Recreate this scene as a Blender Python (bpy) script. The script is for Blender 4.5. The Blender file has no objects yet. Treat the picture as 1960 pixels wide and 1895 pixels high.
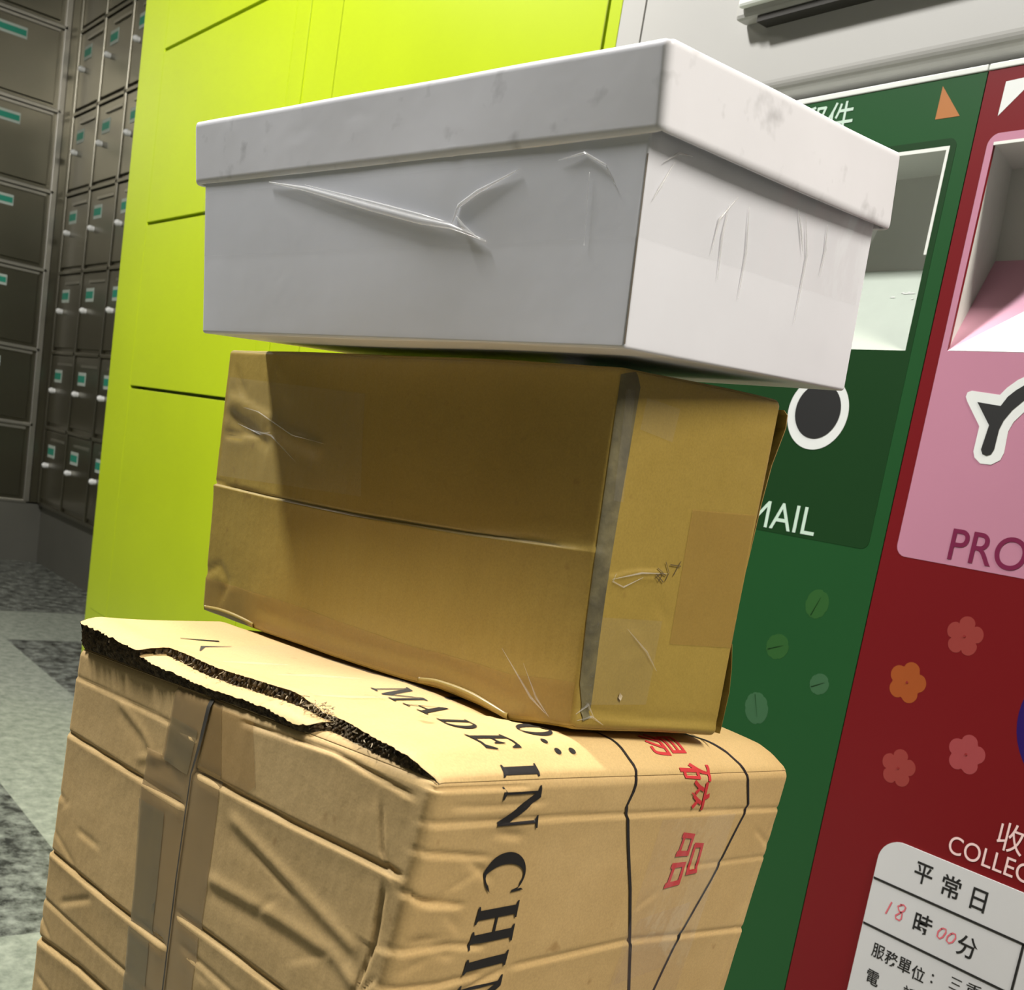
import bpy, bmesh, math, random
import numpy as np
from mathutils import Vector, Matrix
random.seed(7); C = bpy.context.scene.collection; SC = bpy.context.scene
IMG_W, IMG_H = 1960, 1895

# ------------------------------------------------------------------ camera
YAW, PITCH, ROLL, FPX, PPY, EYE = 0.88434, -0.17075, 0.16653, 2132.08, 1268.34, 0.75
def cam_axes():
    f = np.array([-math.sin(YAW)*math.cos(PITCH), math.cos(YAW)*math.cos(PITCH), math.sin(PITCH)])
    s = np.cross(f, [0, 0, 1]); s /= np.linalg.norm(s); u = np.cross(s, f)
    return np.array([math.cos(ROLL)*s + math.sin(ROLL)*u, -math.sin(ROLL)*s + math.cos(ROLL)*u, -f])
RC = cam_axes()
cd = bpy.data.cameras.new('camera'); cam = bpy.data.objects.new('camera', cd); C.objects.link(cam)
m4 = Matrix.Identity(4)
for i in range(3):
    for j in range(3): m4[i][j] = RC[j][i]
m4[2][3] = EYE; cam.matrix_world = m4
cd.sensor_width = 36; cd.sensor_fit = 'HORIZONTAL'; cd.lens = FPX/IMG_W*36
cd.shift_y = (PPY - IMG_H/2)/IMG_W; cd.clip_start = 0.02
cd.dof.use_dof = True; cd.dof.focus_distance = 0.62; cd.dof.aperture_fstop = 28
SC.camera = cam
def wall_point(px, py, Y=0.9):            # point of a plane parallel to the mailbox wall
    d = RC.T @ np.array([(px-980)/FPX, -(py-PPY)/FPX, -1.0]); P = d*Y/d[1]
    return float(P[0]), float(P[2]) + EYE

# ------------------------------------------------------------------ world, lamps, exposure
w = bpy.data.worlds.new('world'); SC.world = w; w.use_nodes = True
bg = w.node_tree.nodes['Background']; bg.inputs[0].default_value = (0.9, 0.95, 1.0, 1); bg.inputs[1].default_value = 0.015
def lamp(name, loc, target, sx, sy, power, col=(1, .95, .86)):
    d = bpy.data.lights.new(name, 'AREA'); d.shape = 'RECTANGLE'; d.size = sx; d.size_y = sy; d.energy = power; d.color = col
    o = bpy.data.objects.new(name, d); C.objects.link(o); o.location = loc
    o.rotation_euler = (Vector(target)-Vector(loc)).to_track_quat('-Z', 'Y').to_euler(); return o
LAMPS = [
 ('ceiling_lamp_light', (1.10, .56, 2.84), (1.10, .56, 0), 1.2, .28, 72, (1, .93, .82)),
 ('ceiling_lamp_light', (-1.65, -.40, 2.84), (-1.65, -.40, 0), .26, .34, 92, (1, .985, .96)),
 ('ceiling_lamp_light', (-3.7, -.6, 2.84), (-3.7, -.6, 0), 1.2, .30, 7, (1, .93, .80)),
]
for a in LAMPS: lamp(*a)
vs = SC.view_settings; vs.view_transform = 'Standard'; vs.look = 'None'; vs.exposure = 0.6; vs.gamma = 1; vs.use_curve_mapping = False
SC.cycles.max_bounces = 8

# ------------------------------------------------------------------ materials
def lin(h):
    r = [int(h[i:i+2], 16)/255 for i in (0, 2, 4)]
    return tuple(x/12.92 if x <= .04045 else ((x+.055)/1.055)**2.4 for x in r) + (1,)
def mat(name, col, rough=.5, metal=0, noise=None, bump=0, bscale=60, spec=.5, coat=0, col2=None, nscale=8, coords='Object', stretch=(1,1,1), alpha=None, spots=None):
    m = bpy.data.materials.new(name); m.use_nodes = True; nt = m.node_tree; b = nt.nodes['Principled BSDF']
    c = lin(col) if isinstance(col, str) else tuple(col)+(1,)
    b.inputs['Base Color'].default_value = c; b.inputs['Roughness'].default_value = rough; b.inputs['Metallic'].default_value = metal
    b.inputs['Specular IOR Level'].default_value = spec; b.inputs['Coat Weight'].default_value = coat; b.inputs['Coat Roughness'].default_value = .15
    tc = nt.nodes.new('ShaderNodeTexCoord'); mp = nt.nodes.new('ShaderNodeMapping'); mp.inputs['Scale'].default_value = stretch
    nt.links.new(tc.outputs[coords], mp.inputs['Vector'])
    n = nt.nodes.new('ShaderNodeTexNoise'); n.inputs['Scale'].default_value = nscale; n.inputs['Detail'].default_value = 5; n.inputs['Roughness'].default_value = .6
    nt.links.new(mp.outputs[0], n.inputs['Vector'])
    c2 = lin(col2) if isinstance(col2, str) else tuple(x*.9 for x in c[:3])+(1,)
    cr = nt.nodes.new('ShaderNodeValToRGB'); cr.color_ramp.elements[0].position = .32; cr.color_ramp.elements[1].position = .68
    cr.color_ramp.elements[0].color = c2; cr.color_ramp.elements[1].color = c
    nt.links.new(n.outputs['Fac'], cr.inputs[0]); nt.links.new(cr.outputs[0], b.inputs['Base Color'])
    if spots:
        sc, lo, hi, sc_col = spots; v = nt.nodes.new('ShaderNodeTexNoise'); v.inputs['Scale'].default_value = sc; v.inputs['Detail'].default_value = 3; nt.links.new(mp.outputs[0], v.inputs['Vector'])
        vr = nt.nodes.new('ShaderNodeMapRange'); vr.inputs[1].default_value = lo; vr.inputs[2].default_value = hi; vr.inputs[4].default_value = .6; nt.links.new(v.outputs['Fac'], vr.inputs[0])
        mx = nt.nodes.new('ShaderNodeMix'); mx.data_type = 'RGBA'; nt.links.new(vr.outputs[0], mx.inputs[0]); nt.links.new(cr.outputs[0], mx.inputs[6]); mx.inputs[7].default_value = lin(sc_col); nt.links.new(mx.outputs[2], b.inputs['Base Color'])
    if bump:
        n2 = nt.nodes.new('ShaderNodeTexNoise'); n2.inputs['Scale'].default_value = bscale; n2.inputs['Detail'].default_value = 6
        nt.links.new(mp.outputs[0], n2.inputs['Vector'])
        bp = nt.nodes.new('ShaderNodeBump'); bp.inputs['Strength'].default_value = bump; bp.inputs['Distance'].default_value = .002
        nt.links.new(n2.outputs['Fac'], bp.inputs['Height']); nt.links.new(bp.outputs[0], b.inputs['Normal'])
    if alpha is not None: b.inputs['Alpha'].default_value = alpha
    return m
def cardboard(name, col, col2, rough=.8, coat=0, flute='u', grain=.5, stain=None):
    """kraft paper: soft blotches, fine fibres, faint flute lines running across the sheet (UV in metres)"""
    m = mat(name, col, rough, col2=col2, nscale=9, bump=0, coat=coat); nt = m.node_tree; N = nt.nodes; Lk = nt.links; b = N['Principled BSDF']
    base = [x for x in N if x.type == 'VALTORGB'][0].outputs[0]
    tc = [x for x in N if x.type == 'TEX_COORD'][0]
    # specks
    n = N.new('ShaderNodeTexNoise'); n.inputs['Scale'].default_value = 900; n.inputs['Detail'].default_value = 3; Lk.new(tc.outputs['Object'], n.inputs['Vector'])
    r = N.new('ShaderNodeMapRange'); r.inputs[1].default_value = .3; r.inputs[2].default_value = .7; r.inputs[3].default_value = 1-.22*grain; r.inputs[4].default_value = 1+.08*grain
    Lk.new(n.outputs['Fac'], r.inputs[0])
    mul = N.new('ShaderNodeMix'); mul.data_type = 'RGBA'; mul.blend_type = 'MULTIPLY'; mul.inputs[0].default_value = 1
    Lk.new(base, mul.inputs[6]); Lk.new(r.outputs[0], mul.inputs[7])
    out = mul.outputs[2]
    # sparse darker spots and dirt
    v = N.new('ShaderNodeTexNoise'); v.inputs['Scale'].default_value = 70; v.inputs['Detail'].default_value = 2; Lk.new(tc.outputs['Object'], v.inputs['Vector'])
    vr = N.new('ShaderNodeMapRange'); vr.inputs[1].default_value = .70; vr.inputs[2].default_value = .78; vr.inputs[3].default_value = 0; vr.inputs[4].default_value = .55
    Lk.new(v.outputs['Fac'], vr.inputs[0])
    mx = N.new('ShaderNodeMix'); mx.data_type = 'RGBA'; Lk.new(vr.outputs[0], mx.inputs[0]); Lk.new(out, mx.inputs[6]); mx.inputs[7].default_value = lin(stain or '6b5230')
    Lk.new(mx.outputs[2], b.inputs['Base Color'])
    # bump: flutes + crumple
    uvn = N.new('ShaderNodeUVMap'); wv = N.new('ShaderNodeTexWave'); wv.wave_type = 'BANDS'; wv.bands_direction = 'X' if flute == 'u' else 'Y'
    wv.inputs['Scale'].default_value = 40; wv.inputs['Distortion'].default_value = .6; wv.inputs['Detail'].default_value = 1
    Lk.new(uvn.outputs[0], wv.inputs['Vector'])
    n3 = N.new('ShaderNodeTexNoise'); n3.inputs['Scale'].default_value = 45; n3.inputs['Detail'].default_value = 6; Lk.new(tc.outputs['Object'], n3.inputs['Vector'])
    ad = N.new('ShaderNodeMath'); ad.operation = 'MULTIPLY_ADD'; ad.inputs[1].default_value = .05; Lk.new(wv.outputs['Fac'], ad.inputs[0]); Lk.new(n3.outputs['Fac'], ad.inputs[2])
    bp = N.new('ShaderNodeBump'); bp.inputs['Strength'].default_value = .5; bp.inputs['Distance'].default_value = .0016
    Lk.new(ad.outputs[0], bp.inputs['Height']); Lk.new(bp.outputs[0], b.inputs['Normal'])
    return m
def film(name, tint=(1, 1, 1), opac=.03, rough=.12, gloss=1.0):
    """clear adhesive tape: mostly see-through, with a glossy surface"""
    m = bpy.data.materials.new(name); m.use_nodes = True; nt = m.node_tree; N = nt.nodes; Lk = nt.links; N.clear()
    o = N.new('ShaderNodeOutputMaterial'); tr = N.new('ShaderNodeBsdfTransparent'); tr.inputs[0].default_value = tuple(tint)+(1,)
    df = N.new('ShaderNodeBsdfDiffuse'); df.inputs[0].default_value = (.85, .85, .85, 1)
    g = N.new('ShaderNodeBsdfGlossy'); g.inputs['Roughness'].default_value = rough; g.inputs[0].default_value = (gloss, gloss, gloss, 1)
    tc = N.new('ShaderNodeTexCoord'); nz = N.new('ShaderNodeTexNoise'); nz.inputs['Scale'].default_value = 38; nz.inputs['Detail'].default_value = 3
    Lk.new(tc.outputs['Object'], nz.inputs['Vector'])
    bp = N.new('ShaderNodeBump'); bp.inputs['Strength'].default_value = .6; bp.inputs['Distance'].default_value = .002; Lk.new(nz.outputs['Fac'], bp.inputs['Height'])
    Lk.new(bp.outputs[0], g.inputs['Normal'])
    a = N.new('ShaderNodeMixShader'); a.inputs[0].default_value = opac; Lk.new(tr.outputs[0], a.inputs[1]); Lk.new(df.outputs[0], a.inputs[2])
    lw = N.new('ShaderNodeLayerWeight'); lw.inputs[0].default_value = .35; f = N.new('ShaderNodeMath'); f.operation = 'MULTIPLY_ADD'; f.inputs[1].default_value = .22; f.inputs[2].default_value = .012; Lk.new(lw.outputs['Fresnel'], f.inputs[0])
    pw = N.new('ShaderNodeMath'); pw.operation = 'MINIMUM'; pw.inputs[1].default_value = .05; Lk.new(f.outputs[0], pw.inputs[0]); f = pw
    b = N.new('ShaderNodeMixShader'); Lk.new(f.outputs[0], b.inputs[0]); Lk.new(a.outputs[0], b.inputs[1]); Lk.new(g.outputs[0], b.inputs[2]); Lk.new(b.outputs[0], o.inputs[0])
    return m
def granite():
    m = mat('granite_floor', '6f7468', .24, bump=0); nt = m.node_tree; N = nt.nodes; Lk = nt.links; b = N['Principled BSDF']
    tc = [x for x in N if x.type == 'TEX_COORD'][0]; sp = N.new('ShaderNodeSeparateXYZ'); Lk.new(tc.outputs['Object'], sp.inputs[0])
    def band(o, off, per, wid):
        a = N.new('ShaderNodeMath'); a.operation = 'ADD'; a.inputs[1].default_value = off + per*20; Lk.new(o, a.inputs[0])
        c = N.new('ShaderNodeMath'); c.operation = 'MODULO'; c.inputs[1].default_value = per; Lk.new(a.outputs[0], c.inputs[0])
        d = N.new('ShaderNodeMath'); d.operation = 'LESS_THAN'; d.inputs[1].default_value = wid; Lk.new(c.outputs[0], d.inputs[0]); return d.outputs[0]
    s = N.new('ShaderNodeMath'); s.operation = 'MAXIMUM'; Lk.new(band(sp.outputs[0], 3.95, 2.43, .46), s.inputs[0]); Lk.new(band(sp.outputs[1], -.575, 2.3, .33), s.inputs[1])
    def speck(sc, c1, c2, lo, hi):
        n = N.new('ShaderNodeTexNoise'); n.inputs['Scale'].default_value = sc; n.inputs['Detail'].default_value = 4; n.inputs['Roughness'].default_value = .7; Lk.new(tc.outputs['Object'], n.inputs['Vector'])
        r = N.new('ShaderNodeValToRGB'); r.color_ramp.elements[0].position = lo; r.color_ramp.elements[1].position = hi
        r.color_ramp.elements[0].color = lin(c1); r.color_ramp.elements[1].color = lin(c2); Lk.new(n.outputs['Fac'], r.inputs[0]); return r.outputs[0]
    mx = N.new('ShaderNodeMix'); mx.data_type = 'RGBA'; Lk.new(s.outputs[0], mx.inputs[0])
    Lk.new(speck(26, '232524', '868a82', .38, .68), mx.inputs[6]); Lk.new(speck(40, '6d7369', '9a9f92', .3, .7), mx.inputs[7])
    Lk.new(mx.outputs[2], b.inputs['Base Color'])
    return m
M = {
 'lime': mat('lime_paint', (.415, .525, .008), .32, col2=(.40, .51, .008), nscale=2),
 'lime_in': mat('lime_paint_inside', (.32, .42, .01), .5),
 'grey': mat('light_grey_paint', (.48, .47, .445), .4, nscale=1.5, col2=(.455, .455, .43)),
 'grey_dark': mat('grey_slot_liner', (.62, .63, .60), .45, nscale=5),
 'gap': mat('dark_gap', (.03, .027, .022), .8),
 'gap2': mat('seam_shadow_paper', '4a463b', .9, nscale=60, col2='2e2a22'),
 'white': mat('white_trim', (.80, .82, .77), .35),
 'mint': mat('mint_white_tray', (.46, .51, .445), .3, nscale=12, col2=(.41, .46, .395)),
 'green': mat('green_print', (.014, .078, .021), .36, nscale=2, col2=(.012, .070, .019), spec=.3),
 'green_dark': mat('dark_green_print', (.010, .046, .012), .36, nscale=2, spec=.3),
 'red': mat('red_print', (.165, .007, .010), .36, nscale=2, col2=(.148, .006, .009), spec=.3),
 'pink': mat('pink_print', (.50, .22, .31), .35, nscale=2, col2=(.475, .205, .295)),
 'pink_tray': mat('pink_tray', (.66, .34, .45), .35, nscale=2),
 'maroon': mat('maroon_lettering', (.17, .012, .055), .4),
 'ink': mat('black_ink', (.012, .012, .012), .5),
 'print_white': mat('white_print', (.74, .76, .74), .4),
 'print_mint': mat('pale_green_lettering', (.56, .72, .60), .4),
 'print_pink': mat('pale_pink_lettering', (.85, .60, .58), .4),
 'orange': mat('orange_print', (.44, .16, .035), .4),
 'leaf1': mat('faded_leaf_print', (.045, .125, .055), .4, spec=.3), 'leaf2': mat('dim_leaf_print', (.028, .105, .024), .4, spec=.3),
 'fl_or': mat('orange_flower_print', (.34, .075, .014), .4), 'fl_pk': mat('pink_flower_print', (.33, .055, .06), .4), 'fl_rd': mat('rose_flower_print', (.28, .040, .034), .4),
 'fl_c': mat('flower_centre', (.25, .02, .02), .4),
 'blue': mat('violet_print', (.02, .006, .10), .4, spec=.3),
 'card': mat('time_card', (.60, .60, .60), .4, nscale=4),
 'redpen': mat('red_marker', (.66, .13, .16), .6, nscale=200, col2=(.66, .28, .29)),
 'steel': mat('brushed_steel', (.27, .255, .205), .30, metal=1, nscale=3, col2=(.22, .208, .168), bump=.04, bscale=20),
 'plinth': mat('steel_plinth', (.22, .215, .185), .5, metal=.7, nscale=3),
 'steel_lt': mat('bright_steel_trim', (.50, .48, .43), .42, metal=1),
 'lock_glint': mat('glint_white_lock', (.97, .97, .95), .25),  # lamp glint on the locks put into a near-white base colour
 'plate': mat('number_plate', (.55, .62, .56), .5), 'teal': mat('teal_plate_print', (.02, .33, .22), .5),
 'floor': granite(), 'plaster': mat('plaster', (.12, .118, .11), .8), 'ceil': mat('ceiling_paint', (.28, .28, .27), .8),
 'dark_wall': mat('dark_stone', (.10, .095, .08), .5),
 'rubber': mat('black_rubber', (.02, .02, .02), .7),
 'shoebox': mat('white_coated_card', (.72, .73, .785), .38, nscale=5, col2=(.685, .695, .745), bump=.12, bscale=30, spec=.4),
 'shoebox_lid': mat('white_coated_card_lid', (.745, .745, .79), .38, nscale=5, col2=(.715, .71, .755), bump=.14, bscale=30, spec=.4, spots=(60, .60, .76, 'a3a3a6')),
 'rawcard': mat('raw_card_edge', (.20, .17, .14), .9, nscale=300, col2=(.42, .40, .38)),
 'kraft': cardboard('yellow_kraft', '9c853f', '927b36', .5, coat=.12, flute='u', stain='7b5f2c'),
 'kraft2': cardboard('yellow_kraft_flap', '9c853f', '927b36', .5, coat=.12, stain='7b5f2c'),
 'greyedge': mat('scuffed_grey_edge', '4c4733', .7, nscale=60, col2='706848', bump=.4, bscale=120),
 'carton': cardboard('tan_kraft', 'c4a672', 'b89964', .75, flute='u', stain='8d6a3a'),
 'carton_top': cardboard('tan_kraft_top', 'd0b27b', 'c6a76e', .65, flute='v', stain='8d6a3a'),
 'corr': mat('torn_corrugation', '6a5a40', .95, nscale=330, col2='1d160d', bump=1, bscale=260),
 'corr_lt': mat('torn_paper_fibre', 'cdbfa4', .95, nscale=120, col2='9d8c6c', bump=.8, bscale=150),
 'btape': mat('brown_packing_tape', '9c8156', .3, nscale=14, col2='8f7a58', alpha=.55),
 'gtape': mat('dull_grey_packing_tape', '7d7158', .35, nscale=20, col2='8e7d58', alpha=.6),
 'ytape': mat('amber_packing_tape', 'a8844a', .3, nscale=20, col2='ac8a50', alpha=.30),
 'film': film('clear_tape'), 'film2': film('clear_tape_wrinkle', opac=.34, rough=.14),
 'film3': film('thin_tape_wrinkle', opac=.13, rough=.16),
 'stamp': mat('red_stamp_ink', (.55, .03, .035), .7, nscale=90, col2=(.60, .30, .16)),
 'pen': mat('pencil_scribble', (.10, .07, .03), .7),
}
lamp_mat = bpy.data.materials.new('lamp_diffuser'); lamp_mat.use_nodes = True
_b = lamp_mat.node_tree.nodes['Principled BSDF']; _b.inputs['Emission Color'].default_value = (1, .96, .9, 1); _b.inputs['Emission Strength'].default_value = 6

# ------------------------------------------------------------------ helpers
ORI = {}
def tag(o, label=None, cat=None, group=None, kind=None):
    if label: o['label'] = label
    if cat: o['category'] = cat
    if group: o['group'] = group
    if kind: o['kind'] = kind
    return o
def thing(name, loc, label, cat, group=None):
    o = bpy.data.objects.new(name, None); C.objects.link(o); o.location = loc; o.empty_display_size = .05
    ORI[o.name] = np.array(loc, float); return tag(o, label, cat, group)
def origin(o): return ORI.get(o.name, np.zeros(3)) if o else np.zeros(3)
def link_mesh(name, me, m, parent=None, smooth=False, label=None):
    o = bpy.data.objects.new(name, me); C.objects.link(o)
    for mm in (m if isinstance(m, (list, tuple)) else [m]): me.materials.append(mm)
    if parent: o.parent = parent
    ORI[o.name] = origin(parent)
    if smooth: me.polygons.foreach_set('use_smooth', [True]*len(me.polygons))
    if label: o['label'] = label
    return o
def raw(name, V, F, m, parent=None, smooth=False, uv=None, label=None, base=None):
    """mesh from world-space vertices; stored relative to the thing it belongs to (or to base)"""
    V = np.asarray(V, float) - (origin(parent) if parent else (np.array(base) if base is not None else 0))
    me = bpy.data.meshes.new(name); me.from_pydata(V.tolist(), [], F); me.update()
    if uv is not None:
        l = me.uv_layers.new(name='UVMap'); idx = np.empty(len(me.loops), int); me.loops.foreach_get('vertex_index', idx)
        l.data.foreach_set('uv', np.asarray(uv, float)[idx].ravel())
    o = link_mesh(name, me, m, parent, smooth, label)
    if base is not None and not parent: o.location = base; ORI[o.name] = np.array(base, float)
    return o
class MB:
    def __init__(s): s.V = []; s.F = []
    def box(s, x0, x1, y0, y1, z0, z1):
        n = len(s.V); s.V += [(x, y, z) for z in (z0, z1) for y in (y0, y1) for x in (x0, x1)]
        s.F += [tuple(n+i for i in f) for f in ((0, 2, 3, 1), (4, 5, 7, 6), (0, 1, 5, 4), (2, 6, 7, 3), (0, 4, 6, 2), (1, 3, 7, 5))]; return s
    def quad(s, *p): n = len(s.V); s.V += [tuple(q) for q in p]; s.F.append(tuple(range(n, n+len(p)))); return s
    def disc(s, c, axis, r0, r1, h, n=20):            # turned piece along an axis vector
        a = Vector(axis).normalized(); t = a.orthogonal().normalized(); b = a.cross(t); k = len(s.V)
        for (rr, hh) in ((r0, 0), (r1, h)):
            for i in range(n):
                q = Vector(c) + a*hh + (t*math.cos(2*math.pi*i/n) + b*math.sin(2*math.pi*i/n))*rr; s.V.append(tuple(q))
        for i in range(n): j = (i+1) % n; s.F.append((k+i, k+j, k+n+j, k+n+i))
        s.F.append(tuple(k+n+i for i in range(n))); s.F.append(tuple(k+i for i in reversed(range(n)))); return s
    def build(s, name, m, parent=None, bev=0, label=None, base=None, seg=2):
        o = raw(name, s.V, s.F, m, parent, label=label, base=base)
        if bev:
            b = o.modifiers.new('bevel', 'BEVEL'); b.width = bev; b.segments = seg; b.limit_method = 'ANGLE'
        return o
def curve_mesh(name, splines=None, text=None, thick=0, boldness=0, res=8):
    """filled flat shape (closed splines in a plane, or a line of text) turned into mesh data"""
    if text is not None:
        cu = bpy.data.curves.new(name, 'FONT'); cu.body = text; cu.offset = boldness
    else:
        cu = bpy.data.curves.new(name, 'CURVE'); cu.dimensions = '2D'; cu.fill_mode = 'BOTH' if thick else 'FRONT'
        for pts in splines:
            sp = cu.splines.new('POLY'); sp.points.add(len(pts)-1); sp.use_cyclic_u = True
            for i, p in enumerate(pts): sp.points[i].co = (p[0], p[1], 0, 1)
    cu.extrude = thick/2; cu.resolution_u = res
    ob = bpy.data.objects.new(name, cu); C.objects.link(ob); dg = bpy.context.evaluated_depsgraph_get(); dg.update()
    me = bpy.data.meshes.new_from_object(ob.evaluated_get(dg)); bpy.data.objects.remove(ob); me.materials.clear()
    V = np.empty(len(me.vertices)*3); me.vertices.foreach_get('co', V); F = [tuple(p.vertices) for p in me.polygons]
    bpy.data.meshes.remove(me); return V.reshape(-1, 3), F
def wall_shape(name, splines, y, thick, m, parent, label=None):
    V, F = curve_mesh(name, splines, thick=max(thick, 1e-5))
    W = np.stack([V[:, 0], y - thick/2 + V[:, 2]*-1, V[:, 1]], 1)
    return raw(name, W, F, m, parent, label=label)
def wall_text(name, s, x0, x1, z0, z1, y, m, parent, bold=0):
    V, F = curve_mesh(name, text=s, boldness=bold)
    a = V.min(0); b = V.max(0); X = x0 + (V[:, 0]-a[0])/(b[0]-a[0])*(x1-x0); Z = z0 + (V[:, 1]-a[1])/(b[1]-a[1])*(z1-z0)
    return raw(name, np.stack([X, np.full(len(X), y), Z], 1), F, m, parent)
def rrect(x0, x1, z0, z1, r, n=8):
    P = []
    for cx, cz, a0 in ((x1-r, z1-r, 0), (x0+r, z1-r, 90), (x0+r, z0+r, 180), (x1-r, z0+r, 270)):
        P += [(cx+r*math.cos(math.radians(a0+90*i/n)), cz+r*math.sin(math.radians(a0+90*i/n))) for i in range(n+1)]
    return P
def circle(cx, cz, r, n=48): return [(cx+r*math.cos(2*math.pi*i/n), cz+r*math.sin(2*math.pi*i/n)) for i in range(n)]
def tube(path, rad, n=8):
    P = [Vector(p) for p in path]; V = []; F = []
    for i, p in enumerate(P):
        d = (P[min(i+1, len(P)-1)] - P[max(i-1, 0)]).normalized(); a = d.orthogonal().normalized(); b = d.cross(a)
        r = rad[i] if isinstance(rad, (list, tuple)) else rad
        for k in range(n): V.append(tuple(p + (a*math.cos(2*math.pi*k/n)+b*math.sin(2*math.pi*k/n))*r))
    for i in range(len(P)-1):
        for k in range(n): F.append((i*n+k, i*n+(k+1) % n, (i+1)*n+(k+1) % n, (i+1)*n+k))
    F += [tuple(range(n))[::-1], tuple((len(P)-1)*n+k for k in range(n))]; return V, F

# ------------------------------------------------------------------ the room
CEIL = 2.9; XL, XR, YB = -5.14, 2.4, -3.6
def slab(name, *a, m='plaster'): return tag(MB().box(*a).build(name, M[m]), kind='structure')
slab('floor', XL-.1, XR+.1, YB-.1, 1.5, -.05, 0, m='floor')
slab('ceiling', XL-.1, XR+.1, YB-.1, 1.5, CEIL, CEIL+.05, m='ceil')
slab('wall_left', XL-.45, XL-.35, YB-.1, 1.95, 0, CEIL, m='dark_wall')
slab('wall_far', XL-.35, XR+.1, 1.85, 1.95, 0, CEIL, m='dark_wall')
slab('wall_right', XR, XR+.1, YB, 1.5, 0, CEIL)
slab('wall_back', XL-.1, XR+.1, YB-.1, YB, 0, CEIL)
for i, a in enumerate(LAMPS):
    x, y, z = a[1]; sx, sy = a[3], a[4]
    t = thing('ceiling_lamp', (x, y, CEIL), 'rectangular white ceiling lamp, out of view overhead', 'lamp', 'ceiling lamps')
    MB().box(x-sx/2-.03, x+sx/2+.03, y-sy/2-.03, y-sy/2, z+.005, CEIL).box(x-sx/2-.03, x+sx/2+.03, y+sy/2, y+sy/2+.03, z+.005, CEIL)\
        .box(x-sx/2-.03, x-sx/2, y-sy/2, y+sy/2, z+.005, CEIL).box(x+sx/2, x+sx/2+.03, y-sy/2, y+sy/2, z+.005, CEIL).build('lamp_frame', M['white'], t)
    MB().box(x-sx/2, x+sx/2, y-sy/2, y+sy/2, z+.02, z+.025).build('diffuser', lamp_mat, t)

# ------------------------------------------------------------------ steel post-office lockers
ROWZ = [.262, .592, .908, 1.235, 1.550, 1.867, 2.188, 2.51]
def knob_on(door, p, axis, r=.011):
    k = MB().disc(p, axis, r*.85, r*.8, .008); a = np.array(axis, float)
    for i in range(5):
        t0, t1 = math.radians(-60+30*i), math.radians(-30+30*i); k.disc(tuple(np.array(p)+a*(.014+r*math.sin(t0))), axis, r*math.cos(t0)+1e-5, r*math.cos(t1)+1e-5, r*(math.sin(t1)-math.sin(t0)), 16)
    o = k.build('lock', M['lock_glint'], door); o.data.polygons.foreach_set('use_smooth', [True]*len(o.data.polygons)); return o
def plate_on(door, p, ax, hw, hh, axis):          # number plate: pale plate with a teal printed strip as its sub-part face
    p = np.array(p); ax = np.array(ax); n = np.array(axis); up = np.array([0, 0, 1])
    def bx(o, a, b, t0, t1):
        V = [o + ax*sa*a + up*sb*b + n*t for t in (t0, t1) for sb in (-1, 1) for sa in (-1, 1)]
        return V, [(0, 2, 3, 1), (4, 5, 7, 6), (0, 1, 5, 4), (2, 6, 7, 3), (0, 4, 6, 2), (1, 3, 7, 5)]
    V, F = bx(p, hw, hh, 0, .002); me = list(V); Fs = list(F)
    V2, F2 = bx(p, hw*.94, hh*.52, .002, .0026); k = len(me); me += V2; Fs += [tuple(k+i for i in f) for f in F2]
    o = raw('number_plate', me, Fs, [M['plate'], M['teal']], door)
    for i in range(6, 12): o.data.polygons[i].material_index = 1
# bank that faces the camera
ya = 1.408
t = thing('steel_locker_bank', (XL, .55, 0), 'brushed steel locker bank of wide doors at the far left end of the hall', 'locker bank')
MB().box(XL-.35, XL-.012, -.9, ya+.0, .262, 2.53).build('carcass', M['steel'], t)
b = MB()
for z in ROWZ: b.box(XL-.012, XL+.004, -.9, ya-.045, z-.007, z+.007)
for y in (-.9, -.38, .72-.29, ): pass
COLB = [(-.62, .02), (.04, .68), (.70, 1.345)]
for y in (-.64, .03, .69, 1.362): b.box(XL-.012, XL+.004, y-.012, y+.012, .262, 2.51)
b.build('frame', M['steel_lt'], t, bev=.002)
MB().box(XL-.012, XL+.002, 1.376, ya, .262, 2.51).build('corner_post', M['steel'], t)
MB().box(XL-.35, XL, -.9, ya+.03, 0, .255).build('plinth', M['plinth'], t, label='plain steel plinth under the lowest doors')
for y0, y1 in COLB:
    for i in range(7):
        z0, z1 = ROWZ[i]+.022, ROWZ[i+1]-.010
        d = MB().box(XL-.012, XL-.002, y0+.006, y1-.012, z0, z1).build('door', M['steel'], t, bev=.003)
        MB().box(XL-.002, XL+.006, y0+.006, y1-.012, z1-.012, z1-.002).build('door_lip', M['steel_lt'], d)
        ym = y1 - .19; plate_on(d, (XL-.002, ym, z1-.062), (0, 1, 0), .056, .021, (1, 0, 0))
        knob_on(d, (XL-.002, ym-.065, z1-.155), (1, 0, 0), .012)
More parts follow.
